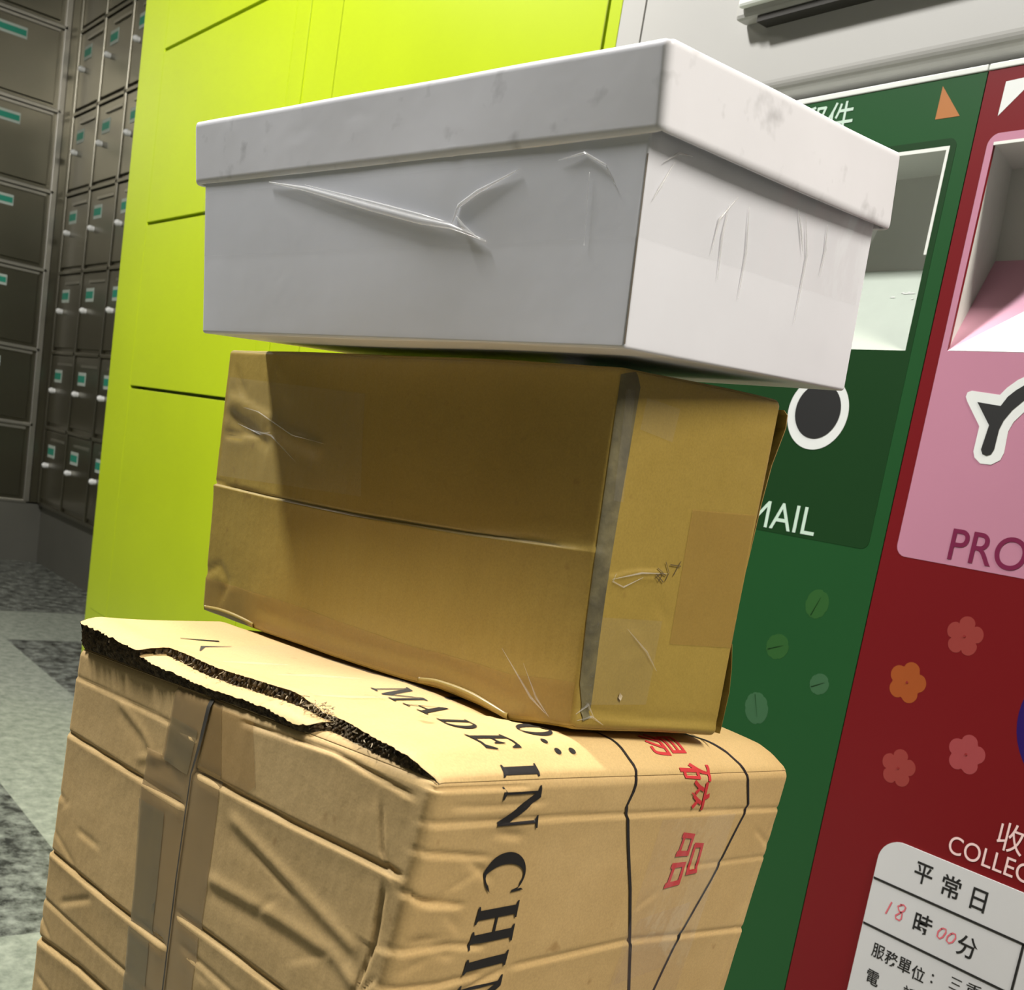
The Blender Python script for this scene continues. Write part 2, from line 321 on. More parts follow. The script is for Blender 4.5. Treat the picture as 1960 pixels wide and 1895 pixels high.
# bank that runs back beside the lime lockers
t = thing('steel_locker_bank', (-4.4, ya, 0), 'brushed steel locker bank of narrow doors behind the lime lockers, rows of bright round locks', 'locker bank')
MB().box(XL+.002, -3.0, ya+.012, ya+.4, .262, 2.53).build('carcass', M['steel'], t)
b = MB()
for z in ROWZ: b.box(XL+.02, -3.0, ya-.003, ya+.012, z-.007, z+.007)
COLA = [-5.125 + .3195*i for i in range(7)]
for x in COLA: b.box(x-.011, x+.011, ya-.003, ya+.012, .262, 2.51)
b.build('frame', M['steel'], t, bev=.002)
MB().box(XL+.002, -3.0, ya+.02, ya+.4, 0, .262).build('plinth', M['plinth'], t, label='plain steel plinth under the lowest doors')
for c in range(6):
    for i in range(7):
        x0, x1 = COLA[c]+.013, COLA[c+1]-.013; z0, z1 = ROWZ[i]+.022, ROWZ[i+1]-.010
        d = MB().box(x0, x1, ya+.003, ya+.012, z0, z1).build('door', M['steel'], t, bev=.003)
        MB().box(x0+.10, x1, ya-.004, ya+.003, z1-.040, z1-.030).build('door_lip', M['steel_lt'], d)
        cx = x0+.075; plate_on(d, (cx+.03, ya+.003, z1-.085), (1, 0, 0), .045, .026, (0, -1, 0))
        knob_on(d, (cx, ya+.003, z1-.148), (0, -1, 0), .0125)

# ------------------------------------------------------------------ lime parcel lockers
YW = .9; LX0, LX1, LX2 = -2.785, -1.8103, -1.0988; LT = 2.2
t = thing('parcel_locker', ((LX0+LX1)/2, 1.15, 0), 'lime green parcel locker bank with thin horizontal door gaps, next to the steel lockers', 'parcel locker')
MB().box(LX0, LX1-.001, YW+.03, 1.38, .06, LT).build('carcass', M['lime_in'], t)
b = MB().box(LX0, -2.632, YW, YW+.03, .06, LT).box(-1.985, LX1-.0012, YW, YW+.03, .06, LT).box(-2.632, -1.985, YW, YW+.03, .06, .250).box(-2.632, -1.985, YW, YW+.03, 1.885, LT)
b.build('front_frame', M['lime'], t, bev=.0015)
MB().box(-2.75, -1.9, YW-.0005, YW+.0, .2445, .2475).build('kick_line', M['lime_in'], t)
MB().box(-1.965, -1.925, YW-.0022, YW, .3, LT-.05).build('pressed_rib', M['lime'], t, bev=.002)
GZ = [.250, .7883, 1.1485, 1.5141, 1.885]
for i in range(4):
    MB().box(-2.632, -1.985, YW, YW+.022, GZ[i]+(.0035 if i else .0), GZ[i+1]-(.0035 if i < 3 else 0)).build('door', M['lime'], t, bev=.0008)
MB().box(LX0+.02, LX1-.02, YW+.03, 1.36, 0, .06).build('toe_kick', M['rubber'], t)
t = thing('parcel_locker', ((LX1+LX2)/2, 1.15, 0), 'lime green parcel locker with one plain wide panel, directly behind the white shoebox', 'parcel locker')
MB().box(LX1+.001, LX2, YW+.03, 1.38, .06, LT).build('carcass', M['lime_in'], t)
MB().box(LX1+.001, -1.127, YW, YW+.03, .06, LT).build('front_panel', M['lime'], t, bev=.0015)
MB().box(-1.121, LX2, YW, YW+.03, .06, LT).build('side_stile', M['lime'], t, bev=.0015)
MB().box(LX1+.02, LX2-.02, YW+.03, 1.36, 0, .06).build('toe_kick', M['rubber'], t)

# ------------------------------------------------------------------ pale grey cladding above the mail drops
def rolled(x0, x1, z0, z1, y, r=.014, n=8):       # sheet whose lower edge rolls back into the gap
    prof = [(y, z1)] + [(y+r-r*math.cos(math.radians(90*i/n)), z0+r-r*math.sin(math.radians(90*i/n))) for i in range(n+1)] + [(y+.05, z0), (y+.05, z1)]
    V = [(x, p[0], p[1]) for x in (x0, x1) for p in prof]; k = len(prof)
    F = [(i, (i+1) % k, k+(i+1) % k, k+i) for i in range(k)] + [tuple(range(k))[::-1], tuple(range(k, 2*k))]
    return V, F
V, F = rolled(-1.055, .35, 1.1625, 2.2, YW); o = raw('wall_cladding', V, F, M['grey'], smooth=False); tag(o, kind='structure')
V, F = rolled(LX2+.001, -1.0582, 1.1625, 2.2, YW); o = raw('trim_1', V, F, M['grey']); tag(o, kind='structure')
slab('trim_2', LX2+.001, -1.0582, YW, 1.0, 0, 1.1625, m='grey')
slab('wall_mailbox_side', LX2, .35, 1.12, 1.2, 0, 2.2, m='gap')
slab('trim_3', -1.055, .35, YW+.0, YW+.05, 0, .05, m='grey')
# notice holder at the top of the picture
t = thing('notice_holder', (-.86, YW, 1.25), 'slim white panel in a grey frame mounted on the pale cladding above the green drop', 'sign holder')
x0, z0 = wall_point(1405, 40, .882)
MB().box(x0, x0+.42, .882, YW, z0, z0+.30).build('frame', M['grey'], t, bev=.004)
MB().box(x0+.009, x0+.41, .874, .882, z0+.008, z0+.29).build('white_panel', M['white'], t, bev=.003)
MB().box(x0+.03, x0+.40, .884, YW, z0-.006, z0).build('underside_shade', M['gap'], t)  # dark strip standing for the shade under the holder

# ------------------------------------------------------------------ mail drops
DEP = .070
def drop(name, x0, x1, mp, ox0, ox1, oz0, oz1, bx0, bz, label, cat='mailbox'):
    """a drop unit: sheet front with a slot opening and a sloping recess"""
    t = thing(name, ((x0+x1)/2, YW+.1, .05), label, cat)
    wall_shape('front_panel', [[(x0, .05), (x1, .05), (x1, 1.1455), (x0, 1.1455)], [(ox0, oz0), (ox0, oz1), (ox1, oz1), (ox1, oz0)]], YW+.003, .003, mp, t)
    MB().box(x0, x1, YW-.001, YW+.02, 1.1457, 1.1510).build('top_trim', M['white'], t, bev=.0008, label='white top edge')
    MB().box(x0+.002, x1-.002, YW+.09, YW+.2, .05, 1.14).build('cabinet', M['grey'], t)
    return t
# green
gx0, gx1, gz0, gz1 = -.985, -.619, .9111, 1.0872
t = drop('mail_drop', -1.052, -.5980, M['green'], gx0, gx1, gz0, gz1, 0, 0, 'dark green ordinary mail drop front with an open slot, partly hidden by the white shoebox')
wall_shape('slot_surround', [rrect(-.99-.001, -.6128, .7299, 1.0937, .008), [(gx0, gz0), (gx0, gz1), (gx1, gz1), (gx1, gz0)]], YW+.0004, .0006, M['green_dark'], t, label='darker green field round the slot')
Y2 = YW+DEP
r = MB().quad((gx0, YW, gz1), (gx1, YW, gz1), (gx1-.004, Y2, gz1), (gx0+.004, Y2, gz1)).quad((gx0+.004, Y2, gz1), (gx1-.004, Y2, gz1), (gx1-.004, Y2, 1.0), (gx0+.004, Y2, 1.0))\
      .quad((gx1, YW, gz1), (gx1, YW, gz0), (gx1-.004, Y2, 1.0), (gx1-.004, Y2, gz1)).quad((gx0, YW, gz0), (gx0, YW, gz1), (gx0+.004, Y2, gz1), (gx0+.004, Y2, 1.0))
r.build('slot_recess', M['grey_dark'], t, label='grey slot recess')
tr = raw('slot_tray', [(gx0, YW, gz0), (gx1, YW, gz0), (gx1-.004, Y2, 1.0), (gx0+.004, Y2, 1.0), (gx0, YW, gz0-.003), (gx1, YW, gz0-.003)], [(0, 1, 2, 3), (4, 5, 1, 0)], M['mint'], t, label='pale mint sloping tray')
b = MB()
for i in range(14):
    q = random.random(); s = .60+.22*random.random(); xx = gx1-.008-.065*q; f = s
    y = YW+DEP*f; z = gz0+(1.0-gz0)*f; w_ = .002+.008*random.random()
    b.quad((xx, y-.0006, z+.0002), (xx+w_, y-.0006, z+.0002), (xx+w_*.8, y+.0004, z+.0015), (xx+w_*.2, y+.0004, z+.0012))
b.build('scuff_marks', M['grey_dark'], tr)
wall_shape('slot_trim', [[(gx0, gz1-.0), (gx1, gz1), (gx1, .995), (gx1-.0028, .995), (gx1-.0028, gz1-.0032), (gx0, gz1-.0032)]], YW+.0008, .0012, M['white'], t, label='thin white slot trim')
YD = YW-.0004
def px(x, y): return wall_point(x, y, YW)
V = [px(1805, 165), px(1837, 222), px(1790, 229)]; wall_shape('pointer_triangle', [V], YD+.0006, .0004, M['orange'], t, label='orange triangle')
x1_ = px(1630, 240)[0]; zt = px(1605, 196)[1]; zb = zt-.0330
wall_text('lettering', '郵件', x1_-.064, x1_, zb, zt, YD, M['print_mint'], t, bold=.002)
wall_text('lettering', 'MAIL', -.7590, -.6756, .7335, .7600, YD-.0001, M['print_mint'], t)
cxx, czz = px(1565, 790)
sy = wall_shape('emblem', [circle(cxx, czz, .0355)], YD+.0002, .0003, M['print_white'], t, label='white ring with a black disc')
wall_shape('emblem_disc', [circle(cxx, czz+.0015, .0265)], YD-.0001, .0003, M['ink'], sy)
def leaf(x, y, r, rot, mm):
    cx, cz = px(x, y); P = []
    for i in range(40):
        a = 2*math.pi*i/40; rr = r*(.78+.22*math.cos(a))*(1 if abs(math.sin(a*4.5)) > .25 else .93); xx = rr*math.cos(a)*1.2; zz = rr*math.sin(a)*1.05
        P.append((cx+xx*math.cos(rot)-zz*math.sin(rot), cz+xx*math.sin(rot)+zz*math.cos(rot)))
    d = Vector((math.cos(rot), math.sin(rot))); n = Vector((-d.y, d.x)); c = Vector((cx, cz))
    vein = [tuple(c-d*r*.55+n*.0004), tuple(c+d*r*.75), tuple(c-d*r*.55-n*.0004)]
    o = wall_shape('leaf_print', [P], YD+.0006, .0003, mm, t); wall_shape('leaf_vein', [vein], YD+.0002, .0002, M['green_dark'], o)
leaf(1560, 1163, .0155, 1.2, M['leaf2']); leaf(1482, 1239, .0150, .4, M['leaf2']); leaf(1563, 1311, .0120, .5, M['leaf1']); leaf(1447, 1347, .0175, -1.2, M['leaf1'])
leaf(1400, 1640, .015, .3, M['leaf2'])
# red
rx0, rx1, rz0, rz1 = -.5773, -.225, .9115, 1.0855
t = drop('mail_drop', -.5970, -.160, M['red'], rx0, rx1, rz0, rz1, 0, 0, 'red mail drop front with a pink slot surround and a collection time card')
wall_shape('slot_surround', [rrect(-.5833, -.219, .7300, 1.0925, .010), [(rx0, rz0), (rx0, rz1), (rx1, rz1), (rx1, rz0)]], YW+.0004, .0006, M['pink'], t, label='pink slot surround')
bx, bz = wall_point(1905, 500, Y2); bxt, _ = wall_point(1930, 357, Y2)
MB().quad((rx0, YW, rz1), (rx1, YW, rz1), (rx1-.03, Y2, rz1), (bxt, Y2, rz1)).quad((bxt, Y2, rz1), (rx1-.03, Y2, rz1), (rx1-.03, Y2, bz), (bx, Y2, bz))\
    .quad((rx0, YW, rz0), (rx0, YW, rz1), (bxt, Y2, rz1), (bx, Y2, bz)).quad((rx1, YW, rz1), (rx1, YW, rz0), (rx1-.03, Y2, bz), (rx1-.03, Y2, rz1)).build('slot_recess', M['grey_dark'], t, label='grey slot recess')
tr = MB().quad((rx0, YW, rz0), (rx1, YW, rz0), (rx1-.03, Y2, bz), (bx, Y2, bz)).quad((rx0, YW, rz0-.002), (rx1, YW, rz0-.002), (rx1, YW, rz0), (rx0, YW, rz0)).build('slot_tray', M['pink_tray'], t, label='pink sloping tray')
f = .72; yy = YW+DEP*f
raw('tray_lit_patch', [(rx0+.001, YW-.0002, rz0+.0006), (rx1, YW-.0002, rz0+.0006), (rx1-.02, yy, rz0+(bz-rz0)*f+.001), (rx0+.078, yy, rz0+(bz-rz0)*f+.001)], [(0, 1, 2, 3)], M['white'], tr, label='white liner')  # overexposed part of the tray, put in as a white sheet
wall_shape('slot_trim', [[(rx0, rz1), (rx1, rz1), (rx1, rz1-.0025), (rx0, rz1-.0025)]], YW+.0008, .0012, M['white'], t, label='thin white slot trim')
V = [px(1926, 156), px(1990, 142), px(1910, 222)]; wall_shape('pointer_triangle', [V], YD+.0006, .0004, M['print_white'], t, label='white pointer triangle')
wall_text('lettering', 'PROMPT', -.5322, -.3895, .7345, .7620, YD-.0001, M['maroon'], t, bold=.004)
def poly5(P): return [px(1400+x/2.916, 600+y/2.916) for x, y in P]
sy = wall_shape('emblem', [poly5([(1310, 465), (1320, 440), (1345, 432), (1500, 455), (1540, 415), (1600, 372), (1700, 325), (1830, 300), (1830, 470), (1700, 515), (1633, 553), (1575, 608), (1545, 660), (1522, 780), (1500, 820), (1450, 845), (1390, 838), (1358, 805), (1352, 770), (1385, 630), (1318, 492)])], YD+.0002, .0003, M['print_white'], t, label='curved arrow emblem with a white outline')
wall_shape('emblem_stroke', [poly5([(1375, 495), (1505, 517), (1545, 465), (1590, 430), (1640, 400), (1720, 375), (1830, 350), (1830, 425), (1720, 450), (1640, 482), (1570, 540), (1520, 600), (1495, 650), (1468, 760), (1450, 788), (1425, 795), (1402, 785), (1395, 760), (1440, 625)])], YD-.0001, .0003, M['ink'], sy)
def flower(x, y, r, rot, mm):
    cx, cz = px(x, y); P = []
    for i in range(60):
        a = 2*math.pi*i/60; k = abs(math.cos(2.5*(a-rot))); rr = r*(.70+.32*k**.6); P.append((cx+rr*math.cos(a), cz+rr*math.sin(a)))
    o = wall_shape('flower_print', [P], YD+.0006, .0003, mm, t); wall_shape('flower_centre', [circle(cx, cz, .0012, 10)], YD+.0002, .0002, M['fl_c'], o)
flower(1846, 1218, .0170, 1.57, M['fl_rd']); flower(1736, 1306, .0185, 1.4, M['fl_or']); flower(1719, 1470, .0170, 1.57, M['fl_rd']); flower(1849, 1444, .0170, 1.5, M['fl_pk'])
cx, cz = px(1950, 1365); wall_shape('blue_disc', [circle(cx+.060, cz, .060)], YD+.0006, .0003, M['blue'], t, label='dark violet disc')
wall_text('lettering', 'COLLECTION', px(1816, 1620)[0], px(1816, 1620)[0]+.1225, px(1871, 1654)[1], px(1880, 1620)[1], YD, M['print_pink'], t)
a, b_ = px(1936, 1605); wall_text('lettering', '收', a-.0115, a+.0115, b_-.012, b_+.0125, YD, M['print_pink'], t)
# collection-time card
cx0, cz1 = -.5312, px(1720, 1610)[1]
card = wall_shape('time_card', [rrect(cx0, cx0+.288, cz1-.21, cz1, .022, 12)], YW-.0002, .0012, M['card'], t, label='grey white collection time card')
YC = YW-.0016
zl1, zl2 = px(1677, 1680)[1], px(1655, 1765)[1]
wall_shape('rule_line', [[(cx0+.0005, zl1-.0010), (cx0+.2875, zl1-.0010), (cx0+.2875, zl1+.0010), (cx0+.0005, zl1+.0010)]], YC, .0002, M['ink'], card)
wall_shape('rule_line', [[(cx0+.0005, zl2-.0010), (cx0+.2875, zl2-.0010), (cx0+.2875, zl2+.0010), (cx0+.0005, zl2+.0010)]], YC, .0002, M['ink'], card)
wall_shape('rule_line', [[(-.3880, zl1), (-.3860, zl1), (-.3860, zl2), (-.3880, zl2)]], YC, .0002, M['ink'], card)
def ch(s, x, y, wd, ht, m='ink', bold=.012):
    a, b = px(x, y); return wall_text('lettering', s, a-wd/2, a+wd/2, b-ht/2, b+ht/2, YC, M[m], card, bold)
ch('平', 1769.4, 1672.6, .0175, .0185); ch('常', 1822, 1697.6, .0175, .0195); ch('日', 1875, 1722.7, .0135, .0190)
ch('時', 1768, 1770, .0175, .0195)
ch('分', 1853, 1812.5, .0185, .0190)
for s, x, y in (('服', 1683, 1821), ('務', 1708, 1835), ('單', 1733, 1848), ('位', 1759, 1863), ('電', 1672, 1871), ('話', 1742, 1903)): ch(s, x, y, .0128, .0135)
ch('：', 1786, 1872.6, .0022, .0085); ch('三', 1831, 1884, .0110, .0105, bold=0); ch('重', 1865, 1900, .0150, .0150, bold=0)

def stroke(pts, w_=.0015):
    P = [np.array(px(x, y)) for x, y in pts]; V = []; F = []
    for i, p in enumerate(P):
        d = P[min(i+1, len(P)-1)]-P[max(i-1, 0)]; d /= np.linalg.norm(d); n = np.array([-d[1], d[0]])*w_/2; V += [(p[0]+n[0], YC, p[1]+n[1]), (p[0]-n[0], YC, p[1]-n[1])]
    raw('handwriting', V, [(2*i, 2*i+1, 2*i+3, 2*i+2) for i in range(len(P)-1)], M['redpen'], card)
def zp(L): return [(1640+x/5.656, 1560+y/5.656) for x, y in L]
stroke(zp([(390, 940), (322, 1066)]))
stroke(zp([(500, 975), (455, 985), (465, 1030), (500, 1065), (492, 1120), (470, 1140), (430, 1115), (430, 1085), (475, 1060), (525, 1035), (540, 1000), (520, 975), (480, 965)]))
stroke(zp([(930, 1225), (890, 1260), (880, 1310), (905, 1335), (940, 1320), (975, 1270), (975, 1235), (945, 1225), (925, 1230)]))
stroke(zp([(1035, 1280), (995, 1310), (980, 1355), (1005, 1385), (1045, 1375), (1080, 1330), (1078, 1290), (1050, 1278), (1030, 1285)]))

# ------------------------------------------------------------------ soft cardboard boxes
def sm(x): x = np.clip(x, 0, 1); return x*x*(3-2*x)
class Hex:
    """box given by its 8 real corners (N near, L left, R right, B back; T top, B bottom), with rounded edges and dents.
       local metric axes: 0 from the near edge to the left, 1 from the near edge to the right, 2 down"""
    def __init__(s, c, r=.003, feat=()):
        s.c = {k: np.array(v, float) for k, v in c.items()}; n = np.linalg.norm
        s.D = np.array([n(s.c['TL']-s.c['TN']), n(s.c['TR']-s.c['TN']), n(s.c['TN']-s.c['BN'])]); s.r = r; s.feat = list(feat); s.post = None
    def tri(s, p):
        q = p/s.D; a, b, c = q[:, 0:1], q[:, 1:2], q[:, 2:3]; K = s.c
        T = (1-a)*(1-b)*K['TN']+a*(1-b)*K['TL']+(1-a)*b*K['TR']+a*b*K['TB']
        B = (1-a)*(1-b)*K['BN']+a*(1-b)*K['BL']+(1-a)*b*K['BR']+a*b*K['BB']
        return (1-c)*T+c*B
    def face(s, f, u, v):
        u = np.asarray(u, float).ravel(); v = np.asarray(v, float).ravel(); z = np.zeros_like(u); L, W, H = s.D
        return {'left': lambda: np.stack([u, z, v], 1), 'right': lambda: np.stack([z, u, v], 1), 'top': lambda: np.stack([u, v, z], 1),
                'bottom': lambda: np.stack([u, v, z+H], 1), 'back_left': lambda: np.stack([z+L, u, v], 1), 'back_right': lambda: np.stack([u, z+W, v], 1)}[f]()
    def surf(s, p, off=0.):
        q = np.clip(p, s.r, s.D-s.r); d = p-q; l = np.linalg.norm(d, axis=1, keepdims=True); n = d/np.maximum(l, 1e-9)
        h = np.zeros(len(p))
        for f in s.feat: h = h+f(p, s.D)
        P = s.tri(q+n*(s.r+h[:, None]+np.reshape(off, (-1, 1)))); return s.post(p, P, off) if s.post else P
    def at(s, f, u, v, off=0.): return s.surf(s.face(f, u, v), off)
def near(x, w=.006): return np.exp(-(x/w)**2)
def crease(face, pts, depth=.0012, width=.0018, ridge=.0006, shift=.004, fade=.01):
    """a pressed fold along a polyline in face metres; positive ridge sits at larger v"""
    pts = [np.array(p, float) for p in pts]
    def f(p, D):
        u, v, dd = (p[:, 0], p[:, 2], p[:, 1]) if face == 'left' else (p[:, 1], p[:, 2], p[:, 0]) if face == 'right' else (p[:, 0], p[:, 1], p[:, 2])
        best = np.full(len(p), 1e9); side = np.zeros(len(p)); tt = np.zeros(len(p)); acc = 0; tot = sum(np.linalg.norm(b-a) for a, b in zip(pts, pts[1:]))
        for a, b in zip(pts, pts[1:]):
            e = b-a; L = np.linalg.norm(e); k = ((u-a[0])*e[0]+(v-a[1])*e[1])/L**2; kc = np.clip(k, 0, 1)
            du = u-(a[0]+kc*e[0]); dv = v-(a[1]+kc*e[1]); d = np.hypot(du, dv); m = d < best
            best = np.where(m, d, best); side = np.where(m, np.sign(dv)*d, side); tt = np.where(m, acc+kc*L, tt); acc += L
        end = sm((tt+.0015)/fade)*sm((tot-tt+.0015)/fade) if fade else 1
        if depth < 0: return near(dd)*end*(-depth*np.exp(-(best/width)**2)+ridge*np.exp(-((side-shift)/(width*1.6))**2))
        sd = np.maximum(side, 0)
        return near(dd)*end*(-depth*np.exp(-(best/width)**2)+ridge*1.25*(1-np.exp(-(sd/(width*.9))**2))*np.exp(-sd/.010))
    return f
def wobble(amp, seed, k=(14, 40)):
    rg = np.random.RandomState(seed); W = rg.uniform(k[0], k[1], (7, 3))*rg.choice([-1, 1], (7, 3)); ph = rg.uniform(0, 6.28, 7)
    def f(p, D): return amp*sum(np.sin(p @ W[i]+ph[i]) for i in range(7))/3
    return f
def axis_pts(n_max, step, r, fine=()):
    a = set(np.round(np.linspace(0, n_max, max(2, int(n_max/step)+1)), 6))
    for k in (r*.15, r*.35, r*.6, r*.85, r*1.1): a |= {round(k, 6), round(n_max-k, 6)}
    for f0, w, st in fine: a |= set(np.round(np.arange(f0-w, f0+w+1e-9, st), 6))
    a = sorted(x for x in a if -1e-9 <= x <= n_max+1e-9); o = [a[0]]
    for x in a[1:]:
        if x-o[-1] > 2e-4: o.append(x)
    o[-1] = n_max; return np.array(o)
def skin(hx, name, m, parent, steps, faces=('left', 'right', 'top', 'bottom', 'back_left', 'back_right'), zmax=None, fine=((), (), ()), label=None):
    L, W, H = hx.D; A = [axis_pts(d, st, hx.r, fn) for d, st, fn in zip(hx.D, steps, fine)]
    if zmax: zz = A[2]; A[2] = np.array([z for z in zz if z < zmax] + list(np.linspace(zmax, H, 12)))
    ax = {'left': (0, 2), 'right': (1, 2), 'top': (0, 1), 'bottom': (0, 1), 'back_left': (1, 2), 'back_right': (0, 2)}
    P = []; F = []; UV = []; key = {}; N = 0
    for f in faces:
        U, Vv = np.meshgrid(A[ax[f][0]], A[ax[f][1]], indexing='ij'); p = hx.face(f, U, Vv); nu, nv = U.shape
        ids = np.empty(len(p), int)
        for i, q in enumerate(np.round(p, 6)):
            k = tuple(q)
            if k not in key: key[k] = N; N += 1; P.append(p[i]); UV.append((U.ravel()[i], Vv.ravel()[i]))
            ids[i] = key[k]
        ids = ids.reshape(nu, nv); flip = f in ('left', 'top', 'back_left')
        for i in range(nu-1):
            for j in range(nv-1):
                q = (ids[i, j], ids[i+1, j], ids[i+1, j+1], ids[i, j+1]); F.append(tuple(int(x) for x in (q[::-1] if flip else q)))
    V = hx.surf(np.array(P)); return raw(name, V, F, m, parent, smooth=True, uv=UV, label=label)
def decal(name, V2, F, mapf, m, parent, grid=.004, label=None, smooth=True):
    """flat shape in sheet coordinates, cut into small cells and laid on a surface"""
    bm = bmesh.new(); vs_ = [bm.verts.new((x, y, 0)) for x, y in V2]
    for f in F:
        try: bm.faces.new([vs_[i] for i in f])
        except ValueError: pass
    V2 = np.asarray(V2); lo, hi = V2.min(0), V2.max(0)
    for ax_ in (0, 1):
        c = math.floor(lo[ax_]/grid)*grid+grid
        while c < hi[ax_]:
            co = [0, 0, 0]; no = [0, 0, 0]; co[ax_] = c; no[ax_] = 1
            bmesh.ops.bisect_plane(bm, geom=bm.verts[:]+bm.edges[:]+bm.faces[:], plane_co=co, plane_no=no); c += grid
    bm.verts.ensure_lookup_table(); bm.verts.index_update()
    W = mapf(np.array([v.co.x for v in bm.verts]), np.array([v.co.y for v in bm.verts]))
    FF = [tuple(v.index for v in f.verts) for f in bm.faces]; uv = [(v.co.x, v.co.y) for v in bm.verts]; bm.free()
    return raw(name, W, FF, m, parent, smooth=smooth, uv=uv, label=label)
def strip2(pts, w):                                # polyline with width as quads
    V = []; F = []
    pts = [np.array(p, float) for p in pts]
    for i, p in enumerate(pts):
        d = pts[min(i+1, len(pts)-1)]-pts[max(i-1, 0)]; d /= np.linalg.norm(d); n = np.array([-d[1], d[0]]); ww = w[i] if isinstance(w, (list, tuple)) else w
        V += [p+n*ww/2, p-n*ww/2]
    for i in range(len(pts)-1): F.append((2*i, 2*i+1, 2*i+3, 2*i+2))
    return np.array(V), F
def poly(*pts): return np.array(pts, float), [tuple(range(len(pts)))]

# ---- the big torn carton at the bottom
BOT = {'TN': (-0.33, 0.2444, 0.63), 'TL': (-0.6554, 0.2092, 0.607), 'TR': (-0.39, 0.5457, 0.603), 'BN': (-0.3618, 0.1998, 0.0), 'BL': (-0.6619, 0.1882, 0.0),
       'BR': (-0.4234, 0.5211, 0.0), 'TB': (-0.7154, 0.5105, 0.622), 'BB': (-0.7235, 0.5094, 0.0)}
def dome(p, D):
    a, b = p[:, 0]/D[0], p[:, 1]/D[1]
    sa = (1-np.exp(-a/.07))*(1-np.exp(-(1-a)/.05)); sb = (1-np.exp(-b/.10))*(1-np.exp(-(1-b)/.06))
    return .008*sa*sb*np.exp(-(np.maximum(a-.12, 0)/.33)**2)*near(p[:, 2], .02)
EDGE_A = EDGE_B = None
def flap_height(u): u = np.asarray(u, float); return .00015+.0065*sm(u/.022)+.0050*sm((u-.085)/.03)*(1-sm((u-.20)/.09))
def lift(u, v): return .014*sm((np.asarray(u)-.17)/.15)*np.exp(-np.asarray(v)/.09)
rg = np.random.RandomState(3)
def crumples(face, u0, u1, v0, v1, n, amp=.0007, seed=1, ln=.05):
    r = np.random.RandomState(seed); o = []
    for _ in range(n):
        a = np.array([r.uniform(u0, u1), r.uniform(v0, v1)]); th = r.uniform(-.5, .9); l = ln*r.uniform(.3, 1)
        o.append(crease(face, [a, a+np.array([math.cos(th), math.sin(th)])*l], amp*r.uniform(.3, 1), .0022, amp*r.uniform(.2, .8), .004, .012))
    return o
VIS = .24
